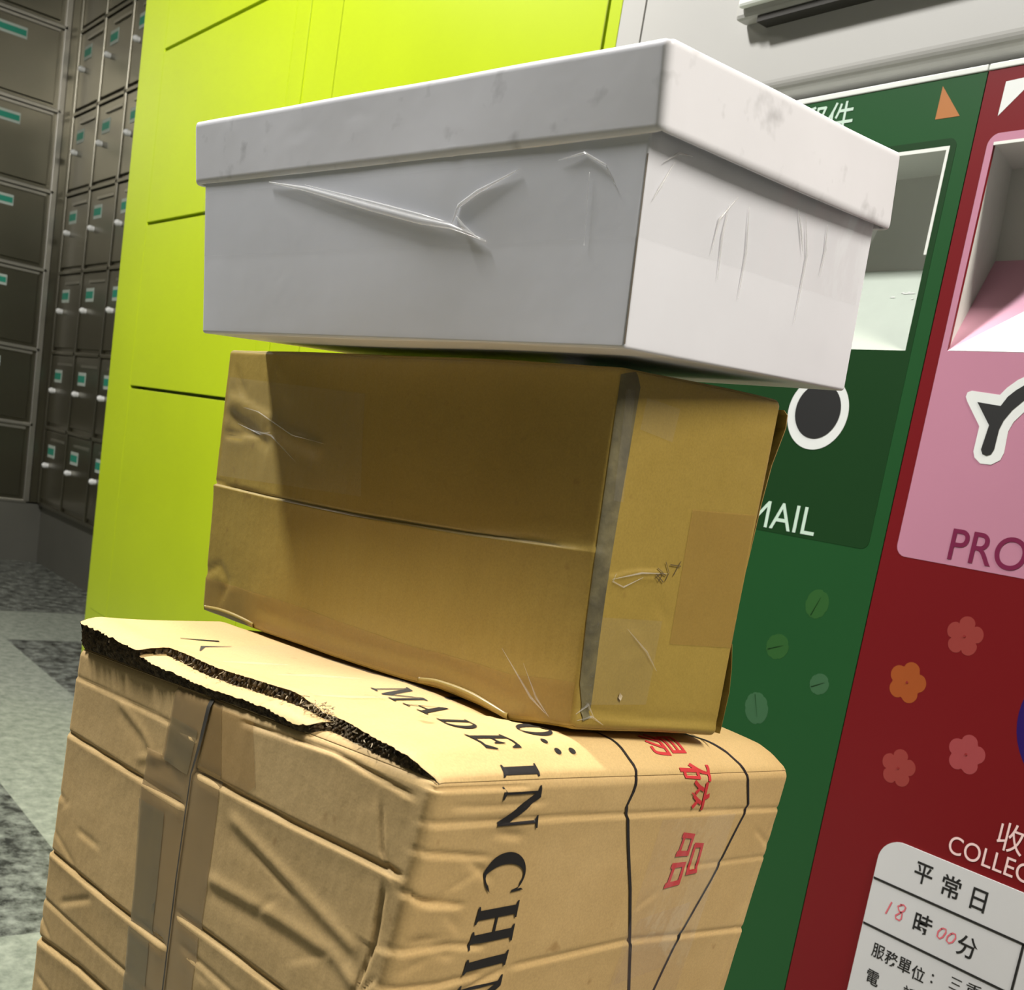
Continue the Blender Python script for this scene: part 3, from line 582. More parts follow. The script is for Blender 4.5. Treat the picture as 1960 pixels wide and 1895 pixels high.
bfe = [dome, wobble(.0006, 2),
 # left face: pressed horizontal folds and diagonal wrinkles
 crease('left', [(.330, .0545), (.2395, .0583), (.1755, .0599)], 0.0017, 0.0012, 0.0009, 0.0030),
 crease('left', [(.1735, .0400), (.085, .0424), (.005, .0423)], 0.0020, 0.0012, 0.0010, 0.0030),
 crease('left', [(.332, .1320), (.2462, .1346), (.1690, .1358)], 0.0018, 0.0012, 0.0012, 0.0030),
 crease('left', [(.1682, .1150), (.1172, .1159), (.030, .118)], 0.0017, 0.0012, 0.0010, 0.0030),
 crease('left', [(.332, .1915), (.2644, .1859), (.1650, .1852)], 0.0020, 0.0019, 0.0011, 0.0040),
 crease('left', [(.332, .1640), (.2300, .1650), (.17, .1660)], 0.0008, 0.0014, 0.0004, 0.0027),
 crease('left', [(.1354, .0532), (.0755, .0681), (.0196, .0815)], -0.0011, 0.0037, -0.0005, 0.0060),
 crease('left', [(.1451, .0890), (.0858, .0869), (.0359, .0879), (.012, .098)], -0.0011, 0.0036, -0.0006, 0.0060),
 crease('left', [(.16, .1300), (.10, .134), (.03, .140)], 0.0006, 0.0019, 0.0006, 0.0034),
 crease('left', [(.3300, .0190), (.2215, .0216), (.1735, .0240)], 0.0006, 0.0011, 0.0006, 0.0024),
 crease('left', [(.268, .022), (.232, .034), (.215, .045)], -0.0008, 0.0032, -0.0004, 0.0050),
 crease('left', [(.238, .050), (.20, .040), (.178, .046)], -0.0006, 0.0027, -0.0003, 0.0050),
 crease('left', [(.1423, .0071), (.0667, .0048), (.0087, .0104)], 0.0010, 0.0011, 0.0006, 0.0024),
 crease('left', [(.030, .016), (.022, .036), (.010, .047)], 0.0009, 0.0012, 0.0004, 0.0020),
 crease('left', [(.016, .047), (.013, .075), (.019, .104), (.020, .16)], 0.0013, 0.0012, 0.0008, 0.0020),
 crease('left', [(.006, .085), (.022, .105), (.012, .15)], 0.0009, 0.0010, 0.0006, 0.0020),
 # seam between the two lower flaps
 # right face
 crease('right', [(-.004, .0040), (.060, .0045)], 0.0013, 0.0011, 0.0008, 0.0020),
 crease('right', [(-.004, .0185), (.0967, .0202), (.1892, .0228), (.3150, .0263)], 0.0007, 0.0012, 0.0006, 0.0024),
 crease('right', [(.0765, .0926), (.1728, .0946), (.3150, .1090)], 0.0008, 0.0014, 0.0006, 0.0027),
 crease('right', [(.004, .1010), (.050, .098), (.0765, .0926)], 0.0008, 0.0016, 0.0006, 0.0027),
 crease('right', [(.2055, .0560), (.3150, .0587)], 0.0005, 0.0011, 0.0003, 0.0020),
 crease('right', [(-.004, .047), (.0123, .0531), (.0360, .0567)], 0.0013, 0.0012, 0.0008, 0.0024),
 crease('right', [(-.004, .072), (.030, .074), (.058, .079)], 0.0009, 0.0014, 0.0007, 0.0027),
 crease('right', [(-.004, .088), (.030, .092), (.060, .092)], 0.0009, 0.0014, 0.0007, 0.0027),
 crease('right', [(-.004, .030), (.022, .033), (.045, .036)], 0.0008, 0.0012, 0.0006, 0.0027),
 crease('right', [(.30, .035), (.297, .08), (.292, .15)], 0.0005, 0.0014, 0.0004, 0.0020),
 crease('right', [(.010, .012), (.040, .013), (.075, .012)], 0.0005, 0.0012, 0.0004, 0.0020),
] + crumples('left', .03, .15, .05, .22, 9, .0006, 5) + crumples('left', .19, .32, .03, .22, 7, .0007, 6) + crumples('right', .0, .05, .02, .16, 10, .0008, 8, .03) + crumples('right', .08, .29, .03, .22, 6, .0005, 9)
MID = {'TN': (-0.3789, 0.3453, 0.8023), 'TL': (-0.7339, 0.3135, 0.7967), 'TR': (-0.3881, 0.4677, 0.8065), 'TB': (-0.7432, 0.436, 0.801), 'BN': (-0.3722, 0.3475, 0.638), 'BL': (-0.7264, 0.3133, 0.6197), 'BR': (-0.3831, 0.4637, 0.6268), 'BB': (-0.7375, 0.4294, 0.6086)}
SAG_U = np.array([0, .02, .045, .07, .10, .13, .20, .27, .33, .38]); SAG = np.array([.0015, .0040, .0078, .0050, .0032, .0040, .0040, .0025, .0005, 0])
def press(p, P, off):
    """the top sags under the box standing on it: nothing rises above that box's underside"""
    n, l, r_, b = [np.array(MID[k]) for k in ('BN', 'BL', 'BR', 'BB')]
    e1, e2 = l-n, r_-n; nn = np.cross(e1, e2); zc = n[2]-((P[:, 0]-n[0])*nn[0]+(P[:, 1]-n[1])*nn[1])/nn[2]
    out = np.full(len(P), -1.0); cyc = [n, l, b, r_]; cx = sum(cyc)/4
    for a, c in zip(cyc, cyc[1:]+cyc[:1]):
        d = c[:2]-a[:2]; m = np.array([-d[1], d[0]])/np.linalg.norm(d)
        if m @ (cx[:2]-a[:2]) > 0: m = -m
        out = np.maximum(out, (P[:, :2]-a[:2]) @ m)
    h1, h2 = e1/np.linalg.norm(e1), e2/np.linalg.norm(e2); mu, mb = (P-n) @ h1, (P-n) @ h2; zc = zc-np.interp(mu, SAG_U, SAG)*np.exp(-(np.maximum(mb, 0)/.06)**2)
    fl = flap_height(p[:, 0])+lift(p[:, 0], np.maximum(p[:, 1], 0)); cap = zc-.0026-.9*(fl-np.broadcast_to(np.ravel(off), (len(P),)))+np.maximum(out-.001, 0)*.20
    top = p[:, 2] < .03; Q = P.copy(); Q[:, 2] = np.where(top, np.minimum(P[:, 2], cap), P[:, 2]); return Q
BX = Hex(BOT, .0065, bfe); BX.post = press
bot = thing('torn_carton', (-.52, .37, 0), 'tan carton with torn top flap and MADE IN CHINA print, lowest of the stacked boxes', 'cardboard box')
skin(BX, 'carton_body', M['carton'], bot, (.0015, .0016, .0013), zmax=VIS, fine=((), (), ()))
EDGE_B = np.array([(.3160, .0040), (.3060, .0020), (.2893, .0024), (.2735, .0024), (.2419, .0018), (.2226, .0008), (.2082, .0013), (.1724, .0008), (.1396, .0014), (.1163, .0010), (.0979, -.0006), (.0880, .0020), (.0800, .0072)])[::-1]
EDGE_A = np.array([(.3180, .0030), (.2420, .0020), (.2300, .0062), (.2155, .0066), (.1678, .0064), (.1310, .0066), (.0972, .0072), (.0767, .0068), (.0432, .0042), (.0201, .0026), (.0096, .0022), (.0010, .0020)])[::-1]
def flap_top(u, v, off=0.): return BX.at('top', u, v, flap_height(u)+lift(u, v)+off)
def sheet_slab(name, edge, u0, u1, vmax, hf, m, mw, parent, du=.002, jit=.0003, seed=1, lo=.0):
    r = np.random.RandomState(seed); U = np.arange(u0, u1+1e-9, du); e = np.interp(U, edge[:, 0], edge[:, 1])+r.uniform(-jit, jit, len(U))
    nv = 60; tt = np.linspace(0, 1, nv)**1.6; VV = e[:, None]+(vmax(U)-e)[:, None]*tt[None]; UU = np.repeat(U[:, None], nv, 1)
    h = hf(UU.ravel(), VV.ravel()); P = BX.at('top', UU.ravel(), VV.ravel(), h); n = len(U)
    F = [(i*nv+j, i*nv+j+1, (i+1)*nv+j+1, (i+1)*nv+j) for i in range(n-1) for j in range(nv-1)]
    o = raw(name, P, F, m, parent, smooth=True, uv=np.stack([UU.ravel(), VV.ravel()], 1))
    # torn edge: ragged wall of flutes
    U2 = np.arange(u0, u1+1e-9, .0007); e2 = np.interp(U2, U, e); lv = 7; W = []; G = []
    for k in range(lv):
        f = k/(lv-1); ht = hf(U2, e2); fl = .0006*np.sin(U2*2*math.pi/.0035+(3.1 if k % 2 else 0)); vo = e2+(.0004 if k in (0, lv-1) else 0)+(fl+r.uniform(-.0005, .0009, len(U2)) if 0 < k < lv-1 else 0)
        W.append(BX.at('top', U2+(1-f)*.0115*sm((U2-.27)/.046), vo+(.0005 if 0 < k < lv-1 else 0)-(1-f)*.001, lo+(ht-lo)*f))
    n2 = len(U2); W = np.concatenate(W); G = [(k*n2+i, (k+1)*n2+i, (k+1)*n2+i+1, k*n2+i+1) for k in range(lv-1) for i in range(n2-1)]
    w_ = raw(name+'_torn_edge', W, G, mw, o, label='dark torn corrugated edge')
    # plain side and back edges
    B = [(U, vmax(U)), (np.full(nv, u1), VV[-1]), (np.full(nv, u0), VV[0])]
    for a_, b_ in B[:2]:
        hh = hf(a_, b_); T = BX.at('top', a_, b_, hh); Q = BX.at('top', a_+.0115*sm((a_-.27)/.046), b_, np.full(len(a_), lo)); k = len(a_)
        raw(name+'_edge', np.concatenate([T, Q]), [(i, i+1, k+i+1, k+i) for i in range(k-1)], M['corr'], o)
    T = P[:nv]; Q = BX.at('top', np.full(nv, u0-.0003), VV[0], -.0003); raw(name+'_fold', np.concatenate([T, Q]), [(i, i+1, nv+i+1, nv+i) for i in range(nv-1)], m, o, smooth=True)
    return o
Wd = BX.D[1]
fa = sheet_slab('top_flap', EDGE_A, .0004, .3165, lambda u: np.full(len(u), Wd-.002), lambda u, v: flap_height(u)+lift(u, v), M['carton_top'], M['corr'], bot, seed=2)
fb = sheet_slab('torn_strip', EDGE_B, .0800, .2420, lambda u: np.interp(u, EDGE_A[:, 0], EDGE_A[:, 1])+.003, lambda u, v: .0040+.0020*sm((u-.085)/.03)+lift(u, v), M['carton_top'], M['corr'], bot, seed=4, jit=.0004)
# loose torn fibres where the strip ends
V = []; F = []; r = np.random.RandomState(12)
for i in range(170):
    u = r.choice([r.uniform(.078, .100), r.uniform(.03, .225)]); ev = np.interp(u, EDGE_A[:, 0], EDGE_A[:, 1]); v = ev+r.uniform(-.0016, .0010); h0 = r.uniform(.002, .0115)
    if u < .075: h0 = r.uniform(.001, .006)
    p0 = BX.at('top', [u], [v], h0)[0]; p1 = BX.at('top', [u+r.uniform(-.004, .004)], [v+r.uniform(-.0016, .0008)], h0+r.uniform(-.0018, .0018))[0]
    a, b = tube([p0, (p0+p1)/2+r.uniform(-.0005, .0005, 3), p1], [.00022, .00018, .00008], 4); k = len(V); V += a; F += [tuple(k+x for x in f) for f in b]
raw('torn_fibres', V, F, M['corr_lt'], fa, label='pale torn paper fibres')

# print on the carton: one sheet that runs along the top and folds down the right face
def sheet(s, t):
    s = np.asarray(s, float); t = np.asarray(t, float); out = np.empty((len(s), 3)); m = s < 0
    if m.any(): out[m] = flap_top(-s[m], t[m], .0004)
    if (~m).any(): out[~m] = BX.at('right', t[~m], s[~m], .0005)
    return out
def quad_glyph(polys, q):                         # unit-square outlines into a quad: (start low, end low, start high, end high)
    b0, b1, t0, t1 = [np.array(x, float) for x in q]; o = []
    for P in polys:
        P = np.array(P, float); x, y = P[:, 0:1], P[:, 1:2]; o.append((1-y)*((1-x)*b0+x*b1)+y*((1-x)*t0+x*t1))
    return o
def fill(polys):
    V, F = curve_mesh('shape', polys); return V[:, :2], F
def arc(cx, cy, rx, ry, a0, a1, n=20): return [(cx+rx*math.cos(math.radians(a0+(a1-a0)*i/n)), cy+ry*math.sin(math.radians(a0+(a1-a0)*i/n))) for i in range(n+1)]
def ser(x0, x1, y, up): return [(x0, y), (x1, y), (x1, y+(.045 if up else -.045)), (x0, y+(.045 if up else -.045))]
GL = {
 'I': [[[(.10, 0), (.90, 0), (.90, .045), (.74, .07), (.74, .93), (.90, .955), (.90, 1), (.10, 1), (.10, .955), (.26, .93), (.26, .07), (.10, .045)]]],
 'N': [[[(0, 0), (.30, 0), (.30, .04), (.18, .07), (.18, .84), (.80, 0), (.88, 0), (.88, .93), (1, .96), (1, 1), (.70, 1), (.70, .96), (.82, .93), (.82, .30), (.28, 1), (0, 1), (0, .96), (.12, .90), (.12, .07), (0, .04)]]],
 'M': [[[(0, 0), (.26, 0), (.26, .04), (.155, .07), (.155, .86), (.44, 0), (.50, 0), (.80, .90), (.80, .07), (.70, .04), (.70, 0), (1, 0), (1, .04), (.93, .07), (.93, .93), (1, .96), (1, 1), (.78, 1), (.53, .26), (.28, 1), (0, 1), (0, .96), (.10, .93), (.10, .07), (0, .04)]]],
 'A': [[[(0, 0), (.30, 0), (.30, .04), (.17, .06), (.25, .30), (.60, .30), (.68, .06), (.56, .04), (.56, 0), (1, 0), (1, .04), (.90, .06), (.56, 1), (.48, 1), (.11, .06), (0, .04)], [(.27, .36), (.42, .80), (.57, .36)]]],
 'D': [[[(0, 0), (.50, 0)]+arc(.50, .5, .50, .5, -90, 90)+[(0, 1), (0, .96), (.12, .93), (.12, .07), (0, .04)], [(.34, .06), (.34, .94), (.46, .94)]+arc(.46, .5, .30, .44, 90, -90)+[(.46, .06)]]],
 'E': [[[(0, 0), (.94, 0), (1, .30), (.95, .30), (.80, .07), (.38, .06), (.38, .48), (.62, .48), (.70, .36), (.74, .36), (.74, .66), (.70, .66), (.62, .54), (.38, .54), (.38, .94), (.76, .93), (.90, .74), (.94, .74), (.92, 1), (0, 1), (0, .96), (.14, .93), (.14, .07), (0, .04)]]],
 'H': [[[(0, 0), (.42, 0), (.42, .04), (.33, .07), (.33, .48), (.67, .48), (.67, .07), (.58, .04), (.58, 0), (1, 0), (1, .04), (.90, .07), (.90, .93), (1, .96), (1, 1), (.58, 1), (.58, .96), (.67, .93), (.67, .54), (.33, .54), (.33, .93), (.42, .96), (.42, 1), (0, 1), (0, .96), (.10, .93), (.10, .07), (0, .04)]]],
 'C': [[arc(.52, .5, .52, .50, 42, 318, 40)+[(.97, .28), (.90, .16)]+arc(.58, .5, .30, .45, 300, 60, 36)+[(.86, .86), (.92, .68), (.97, .68), (.95, .98), (.90, .92)]]],
 'O': [[arc(.5, .5, .5, .5, 0, 351, 40), arc(.5, .5, .24, .46, 0, 351, 36)]],
 '.': [[circle(.5, .5, .5, 20)]],
}
def letter(k, q, parent, name='letter'):
    for pl in GL[k]:
        V, F = fill(quad_glyph(pl, q)); decal(name, V, F, sheet, M['ink'], parent, .0035)
T0, T1 = .0415, .0665
def row(s0, s1, t0=T0, t1=T1, t0b=None, t1b=None): return [(s0, t0), (s1, t0b or t0), (s0, t1), (s1, t1b or t1)]
for k, q in (('M', [(-.1085, .0490), (-.0915, .0520), (-.1080, .0735), (-.0905, .0735)]), ('A', [(-.0885, .0540), (-.0640, .0487), (-.0865, .0733), (-.0625, .0701)]), ('D', [(-.0570, .0476), (-.0400, .0436), (-.0525, .0625), (-.0370, .0600)]), ('E', [(-.0315, .0415), (-.0155, .0418), (-.0290, .0625), (-.0145, .0650)]),
             ('I', row(-.0080, -.0010, .0430, .0662, .0415, .0656)), ('N', row(.0040, .0238, .0411, .0662, .0420, .0698)), ('C', row(.0340, .0545, .0402, .0680, .0450, .0728)),
             ('H', row(.0585, .0785, .0446, .0718, .0443, .0737)), ('I', row(.0820, .0915, .0449, .0735)), ('N', row(.0950, .1150, .0444, .0735, .0441, .0742)), ('A', row(.1170, .1370, .0444, .0740))):
    letter(k, q, bot)
for k, q in (('N', row(-.0740, -.0535, .0930, .1180, .0885, .1130)), ('O', row(-.0430, -.0260, .0835, .1060, .0810, .1035)), ('.', row(-.0222, -.0180, .0830, .0868)), ('.', row(-.0150, -.0115, .0862, .0905)), ('.', row(-.0150, -.0115, .0970, .1015)), ('C', row(-.1150, -.0960, .1020, .1270))):
    letter(k, q, bot)
# faint older print near the far corner of the flap
for pts, w_ in (([(-.262, .030), (-.255, .052)], [.0012, .0040]), ([(-.238, .050), (-.236, .030), (-.222, .020)], [.0008, .0030, .0008])):
    V, F = strip2(pts, w_); decal('print_mark', V, F, sheet, M['ink'], bot, .004)
# wine-glass outline
g1 = [(-.0400, .1370), (-.0228, .1400), (-.0145, .1413), (-.0059, .1417), (-.0003, .1412), (.0039, .1403), (.0093, .1398), (.0169, .1373), (.0632, .1611), (.1270, .1886), (.2, .21)]
g2 = [(-.0400, .2100), (-.0300, .2200), (-.0198, .2330), (-.0117, .2440), (-.0043, .2495), (-.0003, .2530), (.0073, .2559), (.0210, .2635), (.0442, .2537), (.0665, .2444), (.1047, .2236), (.1326, .2151), (.2, .213)]
for g in (g1, g2):
    V, F = strip2(g, .0020); decal('glass_outline', V, F, sheet, M['ink'], bot, .003)
def hand(s, q, name='handwriting'):               # characters turned with the sheet, tops to the right
    V, F = curve_mesh('t', text=s, boldness=.006); a, b = V.min(0), V.max(0)
    P = (V[:, :2]-a[:2])/(b[:2]-a[:2]); Q = quad_glyph([P], q)[0]; decal(name, Q, F, sheet, M['stamp'], bot, .003)
hand('易', row(-.0280, -.0100, .1680, .2000)); hand('碎', [(-.0065, .1800), (.0197, .1867), (-.0055, .2150), (.0240, .2165)]); hand('品', [(.0345, .1985), (.0671, .1935), (.0380, .2235), (.0655, .2245)])
# packing tape on the left face
def patch(name, hx, f, pts, m, off, parent, label=None, grid=.004):
    k = getattr(hx, 'k', 1); V, F = poly(*[(a*k, b*k) for a, b in pts]); return decal(name, V, F, lambda a, b: hx.at(f, a, b, off), m, parent, grid, label)
patch('packing_tape', BX, 'left', [(.2250, .0400), (.2235, .0690), (.2210, .070), (.2130, .118), (.2060, .178), (.2000, .30), (.135, .30), (.139, .146), (.1465, .042), (.1600, .002), (.2060, .002), (.2080, .040)], M['btape'], .0003, bot, 'dull brown packing tape')
patch('packing_tape', BX, 'left', [(.2240, .0690), (.1950, .0690), (.1880, .1200), (.1830, .1780), (.178, .30), (.2000, .30), (.2060, .178), (.2130, .118)], M['gtape'], .0005, bot, 'greyish lower layer of packing tape')
patch('packing_tape', BX, 'left', [(.1700, .0045), (.1300, .0050), (.1180, .034), (.1250, .040), (.1720, .038)], M['ytape'], .0004, bot, 'amber tape patch')
patch('packing_tape', BX, 'left', [(.205, .018), (.1770, .020), (.1790, .044), (.205, .042)], M['gtape'], .0005, bot, 'greyish tape patch')
V, F = strip2([(.1698, .0015), (.1724, .0275), (.1752, .0422), (.1734, .0699), (.1716, .098), (.1653, .1584), (.162, .25)], [.0035, .0026, .0012, .0012, .0013, .0014, .0014])
decal('flap_seam', V, F, lambda a, b: BX.at('left', a, b, .0009), M['gap2'], bot, .003, 'dark seam between the side flaps')
patch('packing_tape', BX, 'right', [(.1730, .026), (.2500, .026), (.2250, .30), (.1550, .30)], M['film'], .0007, bot, 'clear tape strip')
patch('packing_tape', BX, 'right', [(.1770, .083), (.2280, .079), (.2200, .118), (.1700, .120)], M['film'], .0004, bot, 'clear tape patch')
def clear_on_top(a, b): return flap_top(a, b, .0007)
V, F = poly((.235, .012), (.10, .012), (.085, .10), (.24, .10)); decal('packing_tape', V, F, clear_on_top, M['film'], bot, .006, 'clear tape strip')
for i, (pts, rr) in enumerate(([[(.150, .022), (.142, .040), (.130, .060)], .0006], [[(.105, .012), (.098, .03), (.095, .055)], .0005], [[(.192, .016), (.186, .03), (.18, .05)], .0005])):
    P = [flap_top([a], [b], .0008)[0] for a, b in pts]; V, F = tube(P, [.0001, rr, .0001], 6); raw('tape_wrinkle', V, F, M['film3'], bot)

# ---- the yellowish carton in the middle
def mid_bulge(p, D):
    a, b, c = p[:, 0]/D[0], p[:, 1]/D[1], p[:, 2]/D[2]
    t = .0045*np.clip(4*a*(1-a), 0, 1)*np.clip(4*b*(1-b), 0, 1)*near(p[:, 2], .01)
    l = .0030*np.clip(4*a*(1-a), 0, 1)*np.clip(4*c*(1-c), 0, 1)*near(p[:, 1], .01)
    return t+l
MK = .956
def mk(P): return [(a*MK, b*MK) for a, b in P]
mfe = [mid_bulge, wobble(.0004, 5),
 crease('left', mk([(.376, .0872), (.2951, .0892), (.1935, .0903), (.0927, .0892), (.0047, .0861)]), .0010, .0008, .0012, .0018, 0),
 crease('left', mk([(.366, .0300), (.3195, .0387), (.2714, .0504), (.235, .055)]), -.0016, .0022, .0012, .004),
 crease('left', mk([(.364, .0420), (.330, .0500), (.300, .060)]), .0018, .0028, -.0010, .005),
 crease('left', mk([(.366, .0548), (.345, .0540), (.3168, .051)]), .0014, .0016, .0010, .003),
 crease('left', mk([(.360, .010), (.352, .022), (.340, .030)]), .0012, .0020, .0008, .003),
 crease('left', mk([(.376, .1480), (.352, .140), (.338, .150), (.350, .165)]), .0012, .0030, .0008, .004),
 crease('right', mk([(.006, .100), (.030, .094), (.055, .092)]), -.0006, .0012, .0004, .003),
 crease('right', mk([(.030, .120), (.060, .140)]), -.0005, .0010, .0004, .003),
 crease('right', mk([(-.002, .163), (.06, .1655), (.13, .1650)]), .0010, .0016, .0006, .003),
 crease('left', mk([(.03, .163), (.10, .159), (.18, .161), (.30, .160)]), .0008, .0020, .0008, .004),
] + crumples('left', .25, .36, .02, .07, 6, .0007, 21, .03) + crumples('right', .01, .06, .08, .15, 6, .0005, 22, .03)
def mid_sag(p, P, off):
    Q = P.copy(); Q[:, 2] -= np.interp(p[:, 0], SAG_U, SAG)*sm((p[:, 2]-(MX.D[2]-.045))/.045)*np.exp(-(np.maximum(p[:, 1], 0)/.06)**2); return Q
MX = Hex(MID, .0034, mfe); MX.post = mid_sag; MX.k = MK
mid = thing('kraft_carton', (-.58, .41, .61), 'yellowish brown taped carton, middle of the three stacked boxes, standing on the torn carton', 'cardboard box')
skin(MX, 'carton_body', M['kraft'], mid, (.0028, .0022, .0026), fine=((), (), ((.0885, .005, .0006),)))
patch('scuffed_edge', MX, 'right', [(-.0012, .004), (.010, .001), (.0140, .008), (.0128, .040), (.0110, .070), (.0095, .10), (.0095, .13), (.0110, .166), (.0055, .168), (.0008, .150), (-.0008, .12), (-.0012, .09), (-.0012, .05)], M['greyedge'], .0004, mid, 'scuffed grey strip where the surface paper is gone', .0022)
patch('packing_tape', MX, 'right', [(.0045, .010), (.0105, .010), (.0130, .062), (.0060, .062)], M['film'], .0007, mid, 'clear tape')
patch('packing_tape', MX, 'right', [(.0680, .0597), (.1240, .0572), (.1260, .1252), (.0680, .1270)], M['ytape'], .0004, mid, 'slightly redder tape patch')
patch('packing_tape', MX, 'right', [(.006, .118), (.058, .116), (.056, .158), (.006, .160)], M['film'], .0004, mid, 'clear tape')
patch('packing_tape', MX, 'right', [(.020, .012), (.045, .014), (.043, .030), (.018, .027)], M['film'], .0004, mid, 'pale tape remnant')
patch('packing_tape', MX, 'left', [(.372, .1500), (.2566, .1498), (.1246, .1540), (.002, .1500), (.002, .1690), (.372, .1690)], M['ytape'], .0004, mid, 'tape band along the lower edge')
patch('packing_tape', MX, 'left', [(.366, .018), (.20, .022), (.19, .080), (.366, .082)], M['film'], .0005, mid, 'clear tape over the dented corner')
for f, pts, rr in (('left', [(.372, .034), (.318, .0385), (.271, .0504), (.236, .053)], .0004), ('left', [(.330, .050), (.300, .0520), (.266, .066)], .0006), ('left', [(.350, .047), (.318, .052), (.300, .050)], .0005),
                   ('right', [(.012, .0990), (.034, .0940), (.0560, .0925)], .0005), ('right', [(.0150, .096), (.0130, .1000), (.022, .1020), (.036, .096)], .0004), ('right', [(.030, .122), (.048, .132), (.060, .141)], .0005),
                   ('left', [(.055, .142), (.030, .160), (.018, .167)], .0006), ('left', [(.038, .146), (.026, .160), (.016, .168)], .0005), ('right', [(.001, .165), (.008, .160), (.014, .166)], .0008), ('right', [(.002, .168), (.012, .1655), (.022, .1690)], .0007)):
    P = [MX.at(f, [a*MK], [b*MK], .0006)[0] for a, b in pts]; V, F = tube(P, [.0001]+[rr]*(len(P)-2)+[.0001], 6); raw('tape_wrinkle', V, F, M['film3'], mid)
def scrib(pts, w_=.0005):
    V, F = strip2(mk(pts), w_); decal('pencil_mark', V, F, lambda a, b: MX.at('right', a, b, .0006), M['pen'], mid, .004)
scrib([(.047, .0905), (.052, .0925), (.0495, .0965), (.046, .0950), (.050, .0925), (.055, .0935)]); scrib([(.046, .0935), (.0535, .0970)]); scrib([(.053, .0870), (.057, .0920), (.055, .0960)]); scrib([(.057, .0880), (.066, .0880)]); scrib([(.0655, .0855), (.061, .0930)])
V, F = poly(*mk([(.0318, .1530), (.0345, .1545), (.0335, .1570), (.0312, .1555)])); decal('paper_chip', V, F, lambda a, b: MX.at('right', a, b, .0007), M['corr_lt'], mid, .003)
# folded flap standing off the far right edge
def off_face(b_, c_, o): return MX.tri(np.array([[o, b_, c_]]))[0]
L_, W_, H_ = MX.D
prof = [(-.0015, W_+.0008, .004), (-.0020, W_+.0040, .006), (-.0010, W_+.0062, .012), (.003, W_+.0060, .03), (.004, W_+.0048, .05), (.004, W_+.0028, .08), (.006, W_+.0012, .11)]
Vi = []; Fi = []
for o_, b_, c_ in prof: Vi += [off_face(b_, c_, o_), off_face(b_+.0012, c_, o_+.0004), off_face(b_+.0012, c_, o_+.20), off_face(b_, c_, o_+.20)]
for i in range(len(prof)-1):
    for k in range(4): Fi.append((4*i+k, 4*i+(k+1) % 4, 4*i+4+(k+1) % 4, 4*i+4+k))
Fi += [(0, 1, 2, 3), (4*len(prof)-4, 4*len(prof)-1, 4*len(prof)-2, 4*len(prof)-3)]
raw('side_flap', Vi, Fi, M['kraft2'], mid, label='folded flap along the far right edge')
prof = [(.002, W_+.0004, .118), (.001, W_+.0030, .130), (.000, W_+.0036, .142), (.0005, W_+.0034, .160), (.0005, W_+.0030, H_-.0015)]
Vi = []; Fi = []
for o_, b_, c_ in prof: Vi += [off_face(b_, c_, o_), off_face(b_+.0009, c_, o_+.0004), off_face(b_+.0009, c_, o_+.20), off_face(b_, c_, o_+.20)]
for i in range(len(prof)-1):
    for k in range(4): Fi.append((4*i+k, 4*i+(k+1) % 4, 4*i+4+(k+1) % 4, 4*i+4+k))
Fi += [(0, 1, 2, 3), (4*len(prof)-4, 4*len(prof)-1, 4*len(prof)-2, 4*len(prof)-3)]
raw('side_flap', Vi, Fi, M['kraft2'], mid, label='frayed lower flap edge')
# bottom flaps: thin lips along the lower edge
def lip(u0, u1, dz, name='bottom_flap'):
    n = 30; V = []; F = []
    for i in range(n+1):
        u = u0+(u1-u0)*i/n; s = math.sin(math.pi*i/n); w1 = .0016*s; h = H_-.0035-.0020*s*dz
        for (y, z) in ((-.0006-w1*.5, h), (-.0012-w1, h+.0012), (-.0006-w1, h+.0030), (.012, h+.0036), (.012, h+.0016)): V.append(MX.post(np.array([[u, y, z]]), MX.tri(np.array([[u, y, z]])), 0)[0])
    for i in range(n):
        for k in range(5): F.append((5*i+k, 5*i+(k+1) % 5, 5*i+5+(k+1) % 5, 5*i+5+k))
    F += [(0, 1, 2, 3, 4), tuple(5*n+k for k in (4, 3, 2, 1, 0))]
    raw(name, V, F, M['kraft2'], mid, smooth=True, label='thin curled lip of the bottom flap')
lip(.043, .115, 1.2); lip(.287, .352, .8)

# ---- the white shoebox on top
LID = {'TN': (-0.3503, 0.3135, 0.9228), 'TL': (-0.6968, 0.2617, 0.9195), 'TR': (-0.3799, 0.5097, 0.9405), 'TB': (-0.7263, 0.458, 0.9371), 'BN': (-0.3498, 0.3173, 0.8892), 'BL': (-0.696, 0.2657, 0.8852), 'BR': (-0.379, 0.5131, 0.9032), 'BB': (-0.7252, 0.4615, 0.8992)}
BODY = {'TN': (-0.3548, 0.3161, 0.8896), 'TL': (-0.6861, 0.2663, 0.8842), 'TR': (-0.3821, 0.5078, 0.9021), 'TB': (-0.7134, 0.458, 0.8964), 'BN': (-0.3551, 0.3225, 0.8056), 'BL': (-0.6847, 0.2746, 0.7995), 'BR': (-0.3834, 0.5135, 0.8194), 'BB': (-0.7129, 0.4658, 0.8135)}
BZ = {k: np.array(v) for k, v in BODY.items()}
